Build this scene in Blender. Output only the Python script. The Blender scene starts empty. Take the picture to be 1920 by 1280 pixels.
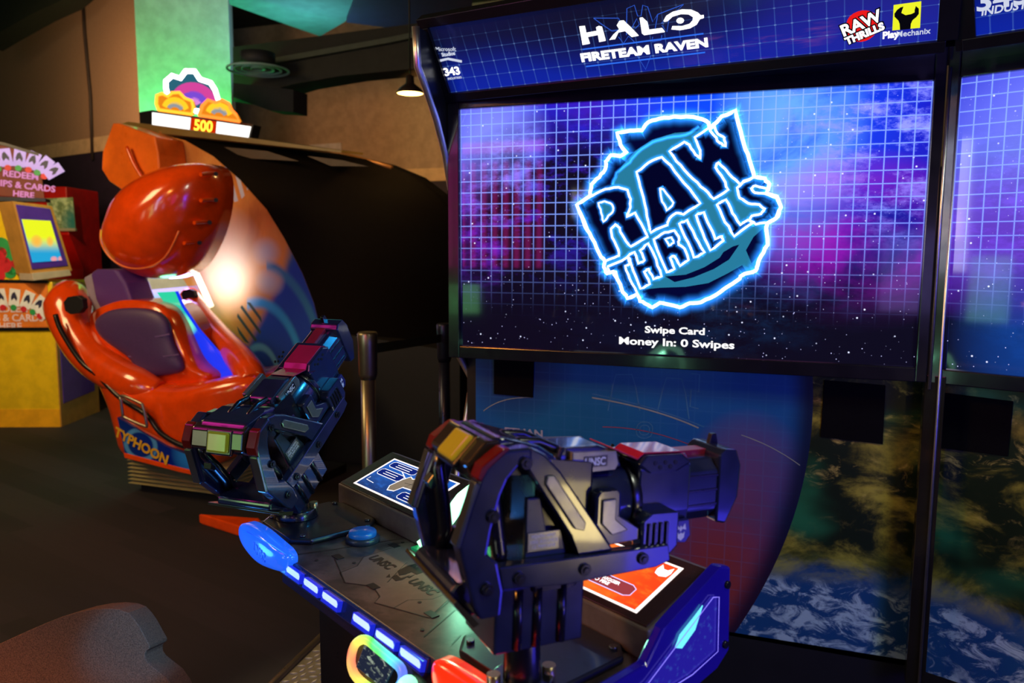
import bpy, bmesh, math, random
from mathutils import Vector, Matrix
from mathutils.geometry import tessellate_polygon
random.seed(7)
SC = bpy.context.scene
COL = SC.collection
# ------------------------------------------------------------------ camera
F, YAW, PITCH, ROLL = 1451.5, -0.3350, 0.11303, -0.004777
CAM = Vector((0.3411, -2.4914, 1.55))
_fw = Vector((math.sin(YAW)*math.cos(PITCH), math.cos(YAW)*math.cos(PITCH), -math.sin(PITCH)))
_r = Vector((math.cos(YAW), -math.sin(YAW), 0)); _d = _fw.cross(_r)
c_, s_ = math.cos(ROLL), math.sin(ROLL)
CR, CD = c_*_r + s_*_d, -s_*_r + c_*_d
cam = bpy.data.cameras.new('camera'); camo = bpy.data.objects.new('camera', cam); COL.objects.link(camo)
cam.sensor_width = 36; cam.lens = F/1920*36; cam.clip_start = .02; cam.clip_end = 60
camo.matrix_world = Matrix.Translation(CAM) @ Matrix((CR, -CD, -_fw)).transposed().to_4x4()
cam.dof.use_dof = True; cam.dof.focus_distance = 1.7; cam.dof.aperture_fstop = 4.5
SC.camera = camo
# ------------------------------------------------------------------ world, exposure, large lights
w = bpy.data.worlds.new('arcade_dark'); SC.world = w; w.use_nodes = True
w.node_tree.nodes['Background'].inputs[0].default_value = (.10, .13, .25, 1)
w.node_tree.nodes['Background'].inputs[1].default_value = .02
SC.view_settings.view_transform = 'Standard'; SC.view_settings.look = 'None'
SC.view_settings.exposure = 0; SC.view_settings.gamma = 1; SC.view_settings.use_curve_mapping = False

def area(name, loc, target, size, power, col, sy=None):
    l = bpy.data.lights.new(name, 'AREA'); l.energy = power; l.color = col
    l.shape = 'RECTANGLE'; l.size = size; l.size_y = sy or size
    o = bpy.data.objects.new(name, l); COL.objects.link(o); o.location = loc
    o.rotation_euler = (Vector(target)-Vector(loc)).to_track_quat('-Z', 'Y').to_euler(); return o
def spot(name, loc, target, power, col, deg=60, blend=.8, rad=.05):
    l = bpy.data.lights.new(name, 'SPOT'); l.energy = power; l.color = col
    l.spot_size = math.radians(deg); l.spot_blend = blend; l.shadow_soft_size = rad
    o = bpy.data.objects.new(name, l); COL.objects.link(o); o.location = loc
    o.rotation_euler = (Vector(target)-Vector(loc)).to_track_quat('-Z', 'Y').to_euler(); return o
def point(name, loc, power, col, rad=.05):
    l = bpy.data.lights.new(name, 'POINT'); l.energy = power; l.color = col; l.shadow_soft_size = rad
    o = bpy.data.objects.new(name, l); COL.objects.link(o); o.location = loc; return o

# warm ceiling lamps of the hall, wall washes, and added fill and reflection lights
area('ceiling_light_warm_hall', (-1.6, -3.4, 3.3), (-.6, -1.2, 1.0), .60, 7, (1, .72, .32))
area('ceiling_light_warm_aisle', (-4.5, -.9, 3.3), (-3.3, 1.6, .9), 1.1, 60, (1, .66, .30))
spot('ceiling_spot_kiosk', (-4.6, .6, 3.6), (-5.9, 2.9, 1.5), 330, (1, .78, .42), 58, .9, .1)
spot('left_wall_wash', (-6.4, 3.1, 3.2), (-7.2, 6.0, 3.5), 150, (1, .56, .26), 100, 1, .2)
spot('far_wall_wash', (-2.6, 4.2, 4.3), (-2.2, 7.4, 2.6), 120, (1, .62, .32), 110, 1, .2)
spot('platform_fill_spot', (-1.75, .35, 2.3), (-1.08, -.32, .16), 70, (1, .75, .40), 24, .8, .05)  # added spot, brightens the dark player platform
area('ceiling_light_over_seats', (-1.7, -2.6, 3.0), (-1.2, -1.6, .6), .3, 34, (1, .34, .05))
area('cabinet_front_fill', (1.9, -2.2, 3.3), (1.0, 0, .7), .5, 24, (.95, 1, .80))  # added fill for the printed lower panels
spot('blue_gun_fill_spot', (.75, -.35, 2.9), (-.55, -1.05, 1.2), 75, (.02, .42, 1), 24, .8, .08)  # added spot that turns the farther gun blue; no lamp stands here
area('teal_tile_fill', (-3.9, 3.85, 3.1), (-3.95, 3.95, 3.8), .4, 7, (.35, 1, 1))  # added light to brighten the teal ceiling tile
spot('lavender_column_fill', (-3.0, 1.6, 2.75), (-4.5, 3.5, 3.9), 25, (.62, .60, 1), 34, 1, .2)  # added light, tints the top right of the column
for k, (x, z, wd, ht, c, pw_) in enumerate(((-5.2, 1.5, .5, .9, (1, .9, .6), 7), (-4.0, 1.9, .7, .35, (1, .55, .1), 6), (-3.2, 1.2, .4, .7, (.3, 1, .35), 5), (-1.7, 2.1, .8, .3, (1, .95, .8), 4), (-.9, 1.3, .4, .6, (.2, .5, 1), 5), (.4, 2.2, .9, .3, (1, .3, .7), 5), (1.5, 1.4, .5, .8, (.4, .3, 1), 6), (2.6, 2.0, .6, .3, (1, .85, .45), 6))):
    area('hall_reflection_light', (x, -5.9, z), (x*.4, 0, 1.3), wd, pw_*.5, c, ht)  # unseen coloured lights added for reflections; no machines are built here
area('blue_fill_light', (-2.6, -3.6, 2.6), (-.4, -1.2, 1.0), .5, 9, (.04, .30, 1))  # added blue fill for the farther gun
area('violet_fill_light', (2.5, -2.4, 1.35), (.1, -1.5, 1.15), .7, 22, (.06, .05, 1))  # added violet fill aimed at the nearer gun
area('gun_cream_reflection_light', (1.27, -1.90, .84), (.05, -1.55, 1.15), .12, .75, (1, .78, .30), .15)  # unseen light added for the cream reflection on the nearer gun
area('second_console_violet_light', (1.55, -1.52, .56), (.1, -1.5, 1.15), .62, 4, (.06, .045, 1), .42)  # added for the unseen console's panel, gives the nearer gun its violet reflection
area('lavender_reflection_light', (-2.75, -4.6, 2.0), (-.7, 0, 1.6), .35, 11, (.75, .75, 1), 1.2)  # unseen light added so the chrome edge has something pale to reflect
area('green_reflection_light', (-3.5, -4.6, 1.5), (-.7, 0, 1.4), .25, 5, (.45, 1, .3), 1.4)  # unseen light added for green streaks in the chrome edge

# ------------------------------------------------------------------ geometry of the view: pixel -> point on a real plane
def ray(u, v): return CR*((u-960)/F) + CD*((v-640)/F) + _fw
def hit(u, v, n, d):
    n = Vector(n); r = ray(u, v); return CAM + r*((d - n.dot(CAM))/n.dot(r))
class Pl:
    """plane frame: origin o, unit u (right), v (up), n (towards viewer)"""
    def __init__(s, o, u, v=None, n=None):
        s.o = Vector(o); s.u = Vector(u).normalized()
        s.v = Vector(v).normalized() if v is not None else Vector((0, 0, 1))
        s.n = s.u.cross(s.v).normalized(); s.v = s.n.cross(s.u).normalized()
    def px(s, x, y):
        p = hit(x, y, s.n, s.n.dot(s.o)) - s.o; return (p.dot(s.u), p.dot(s.v))
    def pxs(s, pts): return [s.px(*p) for p in pts]
    def at(s, a, b, h=0): return s.o + s.u*a + s.v*b + s.n*h
    def mat(s, a=0, b=0, h=0):
        return Matrix.Translation(s.at(a, b, h)) @ Matrix((s.u, s.v, s.n)).transposed().to_4x4()

# ------------------------------------------------------------------ node helper
class S:
    def __init__(s, t, k): s.t, s.k = t, k
    def m(s, op, *o, clamp=False):
        n = s.t.nodes.new('ShaderNodeMath'); n.operation = op; n.use_clamp = clamp
        for i, x in enumerate((s,)+o):
            if isinstance(x, S): s.t.links.new(x.k, n.inputs[i])
            else: n.inputs[i].default_value = x
        return S(s.t, n.outputs[0])
    def __add__(s, o): return s.m('ADD', o)
    def __radd__(s, o): return s.m('ADD', o)
    def __sub__(s, o): return s.m('SUBTRACT', o)
    def __rsub__(s, o): return s.m('MULTIPLY', -1).m('ADD', o)
    def __mul__(s, o): return s.m('MULTIPLY', o)
    def __rmul__(s, o): return s.m('MULTIPLY', o)
    def __truediv__(s, o): return s.m('DIVIDE', o)
    def __pow__(s, o): return s.m('POWER', o)
    def cl(s): return s.m('ADD', 0, clamp=True)
    def gt(s, o): return s.m('GREATER_THAN', o)
    def lt(s, o): return s.m('LESS_THAN', o)
    def fr(s): return s.m('FRACT')
    def ab(s): return s.m('ABSOLUTE')
    def sin(s): return s.m('SINE')
    def ramp(s, a, b):
        n = s.t.nodes.new('ShaderNodeMapRange'); s.t.links.new(s.k, n.inputs[0]); n.interpolation_type = 'SMOOTHSTEP'
        n.inputs[1].default_value = a; n.inputs[2].default_value = b; return S(s.t, n.outputs[0])
def blob(u, v, cx, cy, rx, ry, p=1.5):
    a = (u-cx)/rx; b = (v-cy)/ry
    return (1-(a*a+b*b)).m('MAXIMUM', 0)**p
def mix(t, f, a, b, mode='MIX'):
    n = t.nodes.new('ShaderNodeMixRGB'); n.blend_type = mode
    for i, x in enumerate((f, a, b)):
        if isinstance(x, S): t.links.new(x.k, n.inputs[i])
        elif i == 0: n.inputs[0].default_value = x
        else: n.inputs[i].default_value = (*x, 1)
    return S(t, n.outputs[0])
def noise(t, vec, scale, detail=4, rough=.6, dist=0):
    n = t.nodes.new('ShaderNodeTexNoise'); t.links.new(vec, n.inputs['Vector'])
    n.inputs['Scale'].default_value = scale; n.inputs['Detail'].default_value = detail
    n.inputs['Roughness'].default_value = rough; n.inputs['Distortion'].default_value = dist
    return S(t, n.outputs[0])
def uv(t, k='UV'):
    n = t.nodes.new('ShaderNodeTexCoord'); x = t.nodes.new('ShaderNodeSeparateXYZ'); t.links.new(n.outputs[k], x.inputs[0])
    return n.outputs[k], S(t, x.outputs[0]), S(t, x.outputs[1]), S(t, x.outputs[2])

MATS = {}
def mat(name, col=(.5, .5, .5), rough=.5, metal=0, emit=None, es=0, coat=0, bump=0, bscale=60, spec=.5, var=0, trans=0, alpha=1):
    if name in MATS: return MATS[name]
    m = bpy.data.materials.new(name); m.use_nodes = True; t = m.node_tree; b = t.nodes['Principled BSDF']
    b.inputs['Base Color'].default_value = (*col, 1); b.inputs['Roughness'].default_value = rough
    b.inputs['Metallic'].default_value = metal; b.inputs['Coat Weight'].default_value = coat
    b.inputs['Coat Roughness'].default_value = .06; b.inputs['Specular IOR Level'].default_value = spec
    b.inputs['Transmission Weight'].default_value = trans; b.inputs['Alpha'].default_value = alpha
    if emit: b.inputs['Emission Color'].default_value = (*emit, 1); b.inputs['Emission Strength'].default_value = es
    tc = t.nodes.new('ShaderNodeTexCoord')
    n1 = noise(t, tc.outputs['Object'], bscale if bump else 9, 5, .6)
    v = var or .12
    t.links.new(mix(t, n1.ramp(.3, .7), tuple(c*(1-v) for c in col), tuple(min(1, c*(1+v)) for c in col)).k, b.inputs['Base Color'])
    r2 = noise(t, tc.outputs['Object'], 25, 4, .6)
    t.links.new((r2*.16+(rough-.08)).m('MAXIMUM', .02).k, b.inputs['Roughness'])
    if bump:
        bn = t.nodes.new('ShaderNodeBump'); bn.inputs['Strength'].default_value = bump; bn.inputs['Distance'].default_value = .002
        t.links.new(n1.k, bn.inputs['Height']); t.links.new(bn.outputs[0], b.inputs['Normal'])
    MATS[name] = m; return m
def artmat(name, fn, es=0, rough=.25, base=True, metal=0, coat=0):
    """fn(tree,vec,u,v)->colour S ; es>0 is a lit display, else printed"""
    m = bpy.data.materials.new(name); m.use_nodes = True; t = m.node_tree; b = t.nodes['Principled BSDF']
    vec, u, v, z = uv(t); c = fn(t, vec, u, v)
    b.inputs['Roughness'].default_value = rough; b.inputs['Metallic'].default_value = metal; b.inputs['Coat Weight'].default_value = coat
    if es:
        b.inputs['Base Color'].default_value = (.01, .01, .015, 1)
        t.links.new(c.k, b.inputs['Emission Color']); b.inputs['Emission Strength'].default_value = es
    else: t.links.new(c.k, b.inputs['Base Color'])
    MATS[name] = m; return m

# ------------------------------------------------------------------ mesh helper
class MB:
    def __init__(s): s.b = bmesh.new(); s.uvl = s.b.loops.layers.uv.new('UVMap')
    def hexa(s, c):                       # 8 corners: bottom 4 (ccw) then top 4
        v = [s.b.verts.new(p) for p in c]
        for f in ((0, 3, 2, 1), (4, 5, 6, 7), (0, 1, 5, 4), (1, 2, 6, 5), (2, 3, 7, 6), (3, 0, 4, 7)): s.b.faces.new([v[i] for i in f])
        return s
    def box(s, x0, x1, y0, y1, z0, z1, M=None):
        c = [Vector(p) for p in ((x0, y0, z0), (x1, y0, z0), (x1, y1, z0), (x0, y1, z0), (x0, y0, z1), (x1, y0, z1), (x1, y1, z1), (x0, y1, z1))]
        return s.hexa([M @ p for p in c] if M else c)
    def prism(s, pts, ext, uvs=None):     # planar 3D polygon extruded by vector
        pts = [Vector(p) for p in pts]; ext = Vector(ext)
        tri = tessellate_polygon([pts]); a = [s.b.verts.new(p) for p in pts]; n = len(pts)
        nf = sum(((pts[t[1]]-pts[t[0]]).cross(pts[t[2]]-pts[t[0]]) for t in tri), Vector())
        fl = []
        for t in tri:
            try: fl.append(s.b.faces.new([a[i] for i in t]))
            except ValueError: pass
        if uvs:
            for f in fl:
                for l in f.loops: l[s.uvl].uv = uvs[a.index(l.vert)]
        if ext.length > 0:
            b = [s.b.verts.new(p+ext) for p in pts]
            for t in tri:
                try:
                    f = s.b.faces.new([b[i] for i in reversed(t)])
                    if uvs:
                        for l in f.loops: l[s.uvl].uv = uvs[b.index(l.vert)]
                except ValueError: pass
            for i in range(n):
                j = (i+1) % n; s.b.faces.new([a[i], a[j], b[j], b[i]])
        return s
    def cyl(s, p, q, r, r2=None, n=20, cap=True):
        p, q = Vector(p), Vector(q); d = (q-p).normalized(); r2 = r if r2 is None else r2
        x = d.orthogonal().normalized(); y = d.cross(x)
        A = []; B = []
        for i in range(n):
            t = 2*math.pi*i/n; e = x*math.cos(t)+y*math.sin(t); A.append(s.b.verts.new(p+e*r)); B.append(s.b.verts.new(q+e*r2))
        for i in range(n):
            j = (i+1) % n; f = s.b.faces.new([A[i], A[j], B[j], B[i]]); f.smooth = True
        if cap: s.b.faces.new(A[::-1]); s.b.faces.new(B)
        return s
    def tube(s, pts, r, n=12, closed=False, radii=None):
        pts = [Vector(p) for p in pts]; m = len(pts); rings = []; prev = None
        for i, p in enumerate(pts):
            a = pts[(i-1) % m] if (closed or i) else p; b = pts[(i+1) % m] if (closed or i < m-1) else p
            d = (b-a).normalized(); x = (prev - d*prev.dot(d)) if prev else d.orthogonal()
            x.normalize(); prev = x; y = d.cross(x); rr = radii[i] if radii else r
            rings.append([s.b.verts.new(p+(x*math.cos(2*math.pi*k/n)+y*math.sin(2*math.pi*k/n))*rr) for k in range(n)])
        for i in range(m if closed else m-1):
            A, B = rings[i], rings[(i+1) % m]
            for k in range(n):
                f = s.b.faces.new([A[k], A[(k+1) % n], B[(k+1) % n], B[k]]); f.smooth = True
        if not closed: s.b.faces.new(rings[0][::-1]); s.b.faces.new(rings[-1])
        return s
    def lathe(s, prof, c=(0, 0, 0), n=32, cap=True):
        c = Vector(c); R = []
        for r, z in prof: R.append([s.b.verts.new(c+Vector((max(r, 1e-4)*math.cos(2*math.pi*k/n), max(r, 1e-4)*math.sin(2*math.pi*k/n), z))) for k in range(n)])
        for A, B in zip(R, R[1:]):
            for k in range(n):
                f = s.b.faces.new([A[k], A[(k+1) % n], B[(k+1) % n], B[k]]); f.smooth = True
        if cap: s.b.faces.new(R[0][::-1]); s.b.faces.new(R[-1])
        return s
    def pillow(s, pl, pts, h, back=.1, n=8, edge=.0, power=1.0):
        """rounded solid over an outline given in plane coordinates; bulges along +n by h, closes behind by back"""
        pts = smooth(pts, 2); k = len(pts); cx = sum(p[0] for p in pts)/k; cy = sum(p[1] for p in pts)/k
        R = [[s.b.verts.new(pl.at(x, y, -back)) for x, y in pts]]
        for i in range(n+1):
            t = i/n*math.pi/2; sc = max(math.cos(t)**power, .02); hh = math.sin(t)*h
            R.append([s.b.verts.new(pl.at(cx+(x-cx)*sc, cy+(y-cy)*sc, hh)) for x, y in pts])
        for A, B in zip(R, R[1:]):
            for j in range(k):
                f = s.b.faces.new([A[j], A[(j+1) % k], B[(j+1) % k], B[j]]); f.smooth = True
        s.b.faces.new(R[-1])
        for t in tessellate_polygon([[v.co for v in R[0]]]): s.b.faces.new([R[0][i] for i in t])
        return s
    def plate(s, pl, pts, h0=0, h1=.002, uvr=None):
        q = [pl.at(x, y, h1) for x, y in pts]; uvs = None
        if uvr: uvs = [((x-uvr[0])/(uvr[2]-uvr[0]), (y-uvr[1])/(uvr[3]-uvr[1])) for x, y in pts]
        return s.prism(q, pl.n*(h0-h1), uvs)
    def stroke(s, pl, pts, wd, h=.001, closed=False):
        m = len(pts); P = [Vector((p[0], p[1], 0)) for p in pts]; L = []
        for i in range(m):
            a = P[(i-1) % m] if (closed or i) else P[i]; b = P[(i+1) % m] if (closed or i < m-1) else P[i]
            d = (b-a); d = d.normalized() if d.length else Vector((1, 0, 0)); nn = Vector((-d.y, d.x, 0))*wd/2
            ps = [P[i]+nn, P[i]-nn]; L.append([s.b.verts.new(pl.at(q.x, q.y, h)) for q in ps])
        for i in range(m if closed else m-1):
            A, B = L[i], L[(i+1) % m]; f = s.b.faces.new([A[0], A[1], B[1], B[0]])
            for l in f.loops: l[s.uvl].uv = (0, 0 if l.vert in (A[0], B[0]) else 1)
        return s
    def build(s, name, m, parent=None, bevel=0, seg=2, smooth_=False, local=False):
        bmesh.ops.recalc_face_normals(s.b, faces=s.b.faces)
        if smooth_:
            for f in s.b.faces: f.smooth = True
        me = bpy.data.meshes.new(name); s.b.to_mesh(me); s.b.free(); return link(name, me, m, parent, bevel, seg, local)
def link(name, me, m, parent=None, bevel=0, seg=2, local=False):
    o = bpy.data.objects.new(name, me); COL.objects.link(o)
    me.materials.append(m)
    if bevel:
        b = o.modifiers.new('bevel', 'BEVEL'); b.width = bevel; b.segments = seg; b.limit_method = 'ANGLE'; b.angle_limit = math.radians(35); b.harden_normals = False
    if parent:
        o.parent = parent
        if not local: o.matrix_parent_inverse = world_of(parent).inverted()
    return o
def world_of(o): return WM.get(o.name, Matrix.Identity(4))
WM = {}
def smooth(pts, it=1):
    for _ in range(it):
        q = []
        for i in range(len(pts)):
            a, b = pts[i], pts[(i+1) % len(pts)]
            q += [(a[0]*.75+b[0]*.25, a[1]*.75+b[1]*.25), (a[0]*.25+b[0]*.75, a[1]*.25+b[1]*.75)]
        pts = q
    return pts
def thing(name, label, cat, loc=(0, 0, 0), group=None, M=None):
    o = bpy.data.objects.new(name, None); COL.objects.link(o); o.empty_display_size = .1
    M = M or Matrix.Translation(Vector(loc)); o.matrix_world = M; WM[o.name] = M.copy(); return tag(o, label, cat, group)
def tag(o, label, cat, group=None):
    o['label'] = label; o['category'] = cat
    if group: o['group'] = group
    return o
def struct(o): o['kind'] = 'structure'; return o
def text(name, s, M, size, m, parent=None, bold=0, ext=.0006, shear=0, sx=1, align='CENTER', space=1, local=False, line=.9):
    c = bpy.data.curves.new(name, 'FONT'); c.body = s; c.size = size; c.extrude = ext; c.offset = bold; c.shear = shear
    c.align_x = align; c.align_y = 'CENTER'; c.space_character = space; c.resolution_u = 3; c.space_line = line
    t = bpy.data.objects.new('tmp', c); COL.objects.link(t)
    dg = bpy.context.evaluated_depsgraph_get(); me = bpy.data.meshes.new_from_object(t.evaluated_get(dg))
    bpy.data.objects.remove(t); bpy.data.curves.remove(c)
    me.transform(M @ Matrix.Diagonal((sx, 1, 1, 1))); me.materials.clear(); me.name = name
    return link(name, me, m, parent, local=local)

# common materials
BLACK = mat('black_laminate', (.006, .006, .008), .3)
BLACKM = mat('black_matte', (.004, .004, .005), .6)
CHROME = mat('chrome_edge', (.9, .92, .9), .36, 1)
GUNM = mat('gun_shell_navy', (.012, .017, .048), .20, 0, coat=1, bump=.03, bscale=40, spec=.8, var=.2)
GUND = mat('gun_dark', (.005, .005, .009), .28, 0, coat=.4, spec=.6)
WHITE_E = mat('white_print_lit', (.9, .9, .9), .4, emit=(1, 1, 1), es=1.0)
WHITE_P = mat('white_print', (.75, .75, .78), .5)
# ================================================================== SETTING
def carpet(t, vec, u, v):
    rot = t.nodes.new('ShaderNodeMapping'); t.links.new(vec, rot.inputs[0]); rot.inputs['Rotation'].default_value = (0, 0, math.radians(16))
    x = t.nodes.new('ShaderNodeSeparateXYZ'); t.links.new(rot.outputs[0], x.inputs[0]); X, Y = S(t, x.outputs[0]), S(t, x.outputs[1])
    row = (Y/.13).m('FLOOR'); col = (X/2.4+row*.37).m('FLOOR')
    cb = t.nodes.new('ShaderNodeCombineXYZ'); t.links.new(row.k, cb.inputs[0]); t.links.new(col.k, cb.inputs[1])
    wn = t.nodes.new('ShaderNodeTexWhiteNoise'); t.links.new(cb.outputs[0], wn.inputs[0]); r_ = S(t, wn.outputs['Value'])
    sc = t.nodes.new('ShaderNodeMapping'); t.links.new(rot.outputs[0], sc.inputs[0]); sc.inputs['Scale'].default_value = (2, 26, 1)
    gr = noise(t, sc.outputs[0], 1.5, 4, .6)
    c = mix(t, r_, (.003, .003, .004), (.022, .015, .020))
    return mix(t, (gr*.55).cl(), c, (.006, .005, .007))
m_floor = artmat('floor_carpet_planks', lambda t, vec, u, v: carpet(t, t.nodes['Texture Coordinate'].outputs['Object'], u, v), 0, .8)
struct(MB().box(-11, 4, -7, 8, -.1, 0).build('floor', m_floor))
m_wall = mat('wall_paint_tan', (.36, .24, .16), .7, bump=.1, bscale=90)
m_wains = mat('wall_paint_purple', (.022, .014, .04), .6)
m_band = mat('wall_band_cream', (.62, .46, .28), .6)
m_ceil = mat('ceiling_dark', (.018, .028, .026), .7)
m_tile = mat('ceiling_tile_teal', (.10, .24, .24), .7)
# far wall: runs from far left to near right
WD = Vector((-.965, .264, 0)); 
wp = hit(300, 470, (0, 1, 0), 4.7); WO = Vector((wp.x, wp.y, 0))
PW = Pl(WO, -WD)                                     # u to the right, n towards the viewer
b0 = PW.px(60, 301)[1]; b1 = PW.px(80, 273)[1]
def wallstrip(name, x0, x1, z0, z1, m, th=.15, h=0):
    p = [PW.at(x0, z0, h), PW.at(x1, z0, h), PW.at(x1, z1, h), PW.at(x0, z1, h)]
    return struct(MB().prism(p, -PW.n*th).build(name, m))
XC = PW.px(300, 470)[0]
wallstrip('wall_back', -8, XC, 0, b0, m_wains)
wallstrip('trim_1', -8, XC, b0, b1, m_band, .15, .012)
wallstrip('wall_back_upper', -8, XC, b1, 4.9, m_wall)
# second wall, farther, to the right of the column
lo, hi_ = 3.0, 14.0
for _ in range(40):
    mid = (lo+hi_)/2
    if hit(790, 316, (0, 1, 0), mid).z < b1: lo = mid
    else: hi_ = mid
Y2 = min(lo, 7.6); zz1 = hit(790, 316, (0, 1, 0), Y2).z; zz0 = hit(790, 340, (0, 1, 0), Y2).z
struct(MB().box(-8.5, 4, Y2, Y2+.1, 0, zz0).build('wall_far', m_wains))
struct(MB().box(-8.5, 4, Y2-.012, Y2+.1, zz0, zz1).build('trim_3', m_band))
struct(MB().box(-8.5, 4, Y2, Y2+.1, zz1, 4.9).build('wall_far_upper', mat('wall_paint_tan_far', (.40, .30, .22), .7)))
struct(MB().box(-11, -10.9, -7, 8, 0, 4.9).build('wall_left', m_wall))
struct(MB().box(3.9, 4, -7, 8, 0, 4.9).build('wall_right', m_wains))
struct(MB().box(-11, 4, -7.1, -7, 0, 4.9).build('wall_front', m_wains))
struct(MB().box(-11, 4, -7.1, 8, 4.9, 5.0).build('ceiling', m_ceil))
# conduit down the wall
c0 = PW.px(158, 0); c1 = PW.px(176, 290)
tag(MB().tube([PW.at(*PW.px(158, -40), .03), PW.at(*PW.px(163, 60), .03), PW.at(*PW.px(174, 180), .03), PW.at(*PW.px(178, 300), .03)], .018).build('wall_cable', mat('cable_dark', (.03, .02, .02), .6)), 'thin dark cable running down the tan wall above the red machine', 'cable')
# column, lit green
PC = Pl(hit(350, 470, (0, 1, 0), 3.55), (.82, .57, 0))
xa = PC.px(266, 300)[0]; xb = PC.px(438, 300)[0]
zc = PC.o.z
m_col = mat('column_paint', (.66, .68, .72), .6)
struct(MB().prism([PC.at(xa, -zc), PC.at(xb, -zc), PC.at(xb, 4.9-zc), PC.at(xa, 4.9-zc)], -PC.n*.55).build('wall_column', m_col))
# bulkheads and ceiling tiles in the middle
def qslab(name, pts, ext, m, kind=True):
    o = MB().prism(pts, ext).build(name, m); return struct(o) if kind else o
def zq(pts, z): return [hit(x, y, (0, 0, 1), z) for x, y in pts]
def yq(pts, y): return [hit(a, b, (0, 1, 0), y) for a, b in pts]
qslab('ceiling_panel', zq([(425, -30), (700, -60), (648, 40), (600, 68), (430, 8)], 3.75), (0, 0, .3), m_tile)
qslab('ceiling_recess', zq([(690, -60), (885, -40), (885, 40), (790, 60), (650, 42)], 3.7), (0, 0, .3), mat('ceiling_navy', (.02, .02, .07), .7))
qslab('ceiling_bulkhead', yq([(437, 88), (640, 62), (885, 30), (885, 118), (640, 142), (548, 158), (437, 190)], 3.3), (.1, .25, 0), mat('bulkhead_dark', (.010, .013, .014), .8))
qslab('trim_2', yq([(505, 112), (730, 72), (885, 40), (885, 50), (730, 82), (505, 122)], 3.28), (0, -.03, 0), mat('bulkhead_edge', (.04, .06, .055), .7))
qslab('ceiling_soffit', yq([(437, 155), (550, 168), (550, 210), (505, 207), (437, 182)], 3.1), (0, .2, 0), mat('soffit_navy', (.003, .003, .010), .9))
qslab('ceiling_beam', yq([(-40, -60), (150, -30), (112, 2), (60, 26), (0, 60), (-40, 84)], 4.3), (0, .3, 0), mat('beam_dark', (.006, .010, .007), .8))
# round diffuser under the ceiling
dc = hit(484, 133, (0, 1, 0), 3.0)
t = thing('round_ceiling_diffuser', 'round ringed air diffuser hanging beside the green-lit column', 'air diffuser', dc)
md = mat('diffuser_teal', (.20, .34, .34), .5, .1)
for k, (r, z) in enumerate(((.25, 0), (.19, .012), (.13, .024), (.06, .036))):
    MB().lathe([(r, z*.3), (r, z*.3+.012), (r-.012, z*.3+.016), (r-.016, z*.3+.002), (r, z*.3)], dc, cap=False).build('diffuser_ring', md, t)
MB().cyl(dc+Vector((0, 0, .04)), dc+Vector((0, 0, .14)), .14).build('duct', mat('duct_dark', (.004, .006, .008), .7), t)
# pale plate on wall
P2_ = Pl((0, Y2, 0), (1, 0, 0)); pw = [P2_.px(*p) for p in ((583, 272), (641, 268), (643, 292), (585, 293))]
tag(MB().plate(P2_, pw, 0, .03).build('wall_box', mat('wall_box_white', (.55, .55, .62), .5)), 'pale rectangular box on the tan wall above the dark simulator roof', 'wall box')
# orange pendant lamp
lc = hit(769, 176, (0, 1, 0), 2.6)
t = thing('pendant_lamp', 'small black dome pendant lamp glowing warm yellow beside the chrome cabinet edge', 'lamp', lc)
R_ = .098
MB().lathe([(R_, 0), (R_*1.02, .006), (R_*.8, .035), (R_*.4, .065), (.03, .075), (.028, .12), (.012, .13), (.008, .13), (.02, .07), (R_*.75, .028), (R_*.97, .0)], lc, cap=False).build('lamp_shade', mat('lamp_shade_black', (.02, .012, .01), .35), t)
MB().lathe([(R_*.93, .004), (R_*.9, .010), (.02, .02)], lc).build('bulb', mat('lamp_bulb_warm', (1, .8, .4), .4, emit=(1, .62, .16), es=9), t)
MB().cyl(lc+Vector((0, 0, .12)), lc+Vector((0, 0, 1.2)), .006, n=8).build('cord', BLACKM, t)
point('pendant_lamp_glow', lc+Vector((0, -.05, -.10)), 5, (1, .55, .18), .06)
spot('pendant_wall_pool', lc+Vector((.1, .3, .2)), hit(810, 290, (0, 1, 0), Y2), 420, (1, .38, .10), 48, 1)

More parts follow.
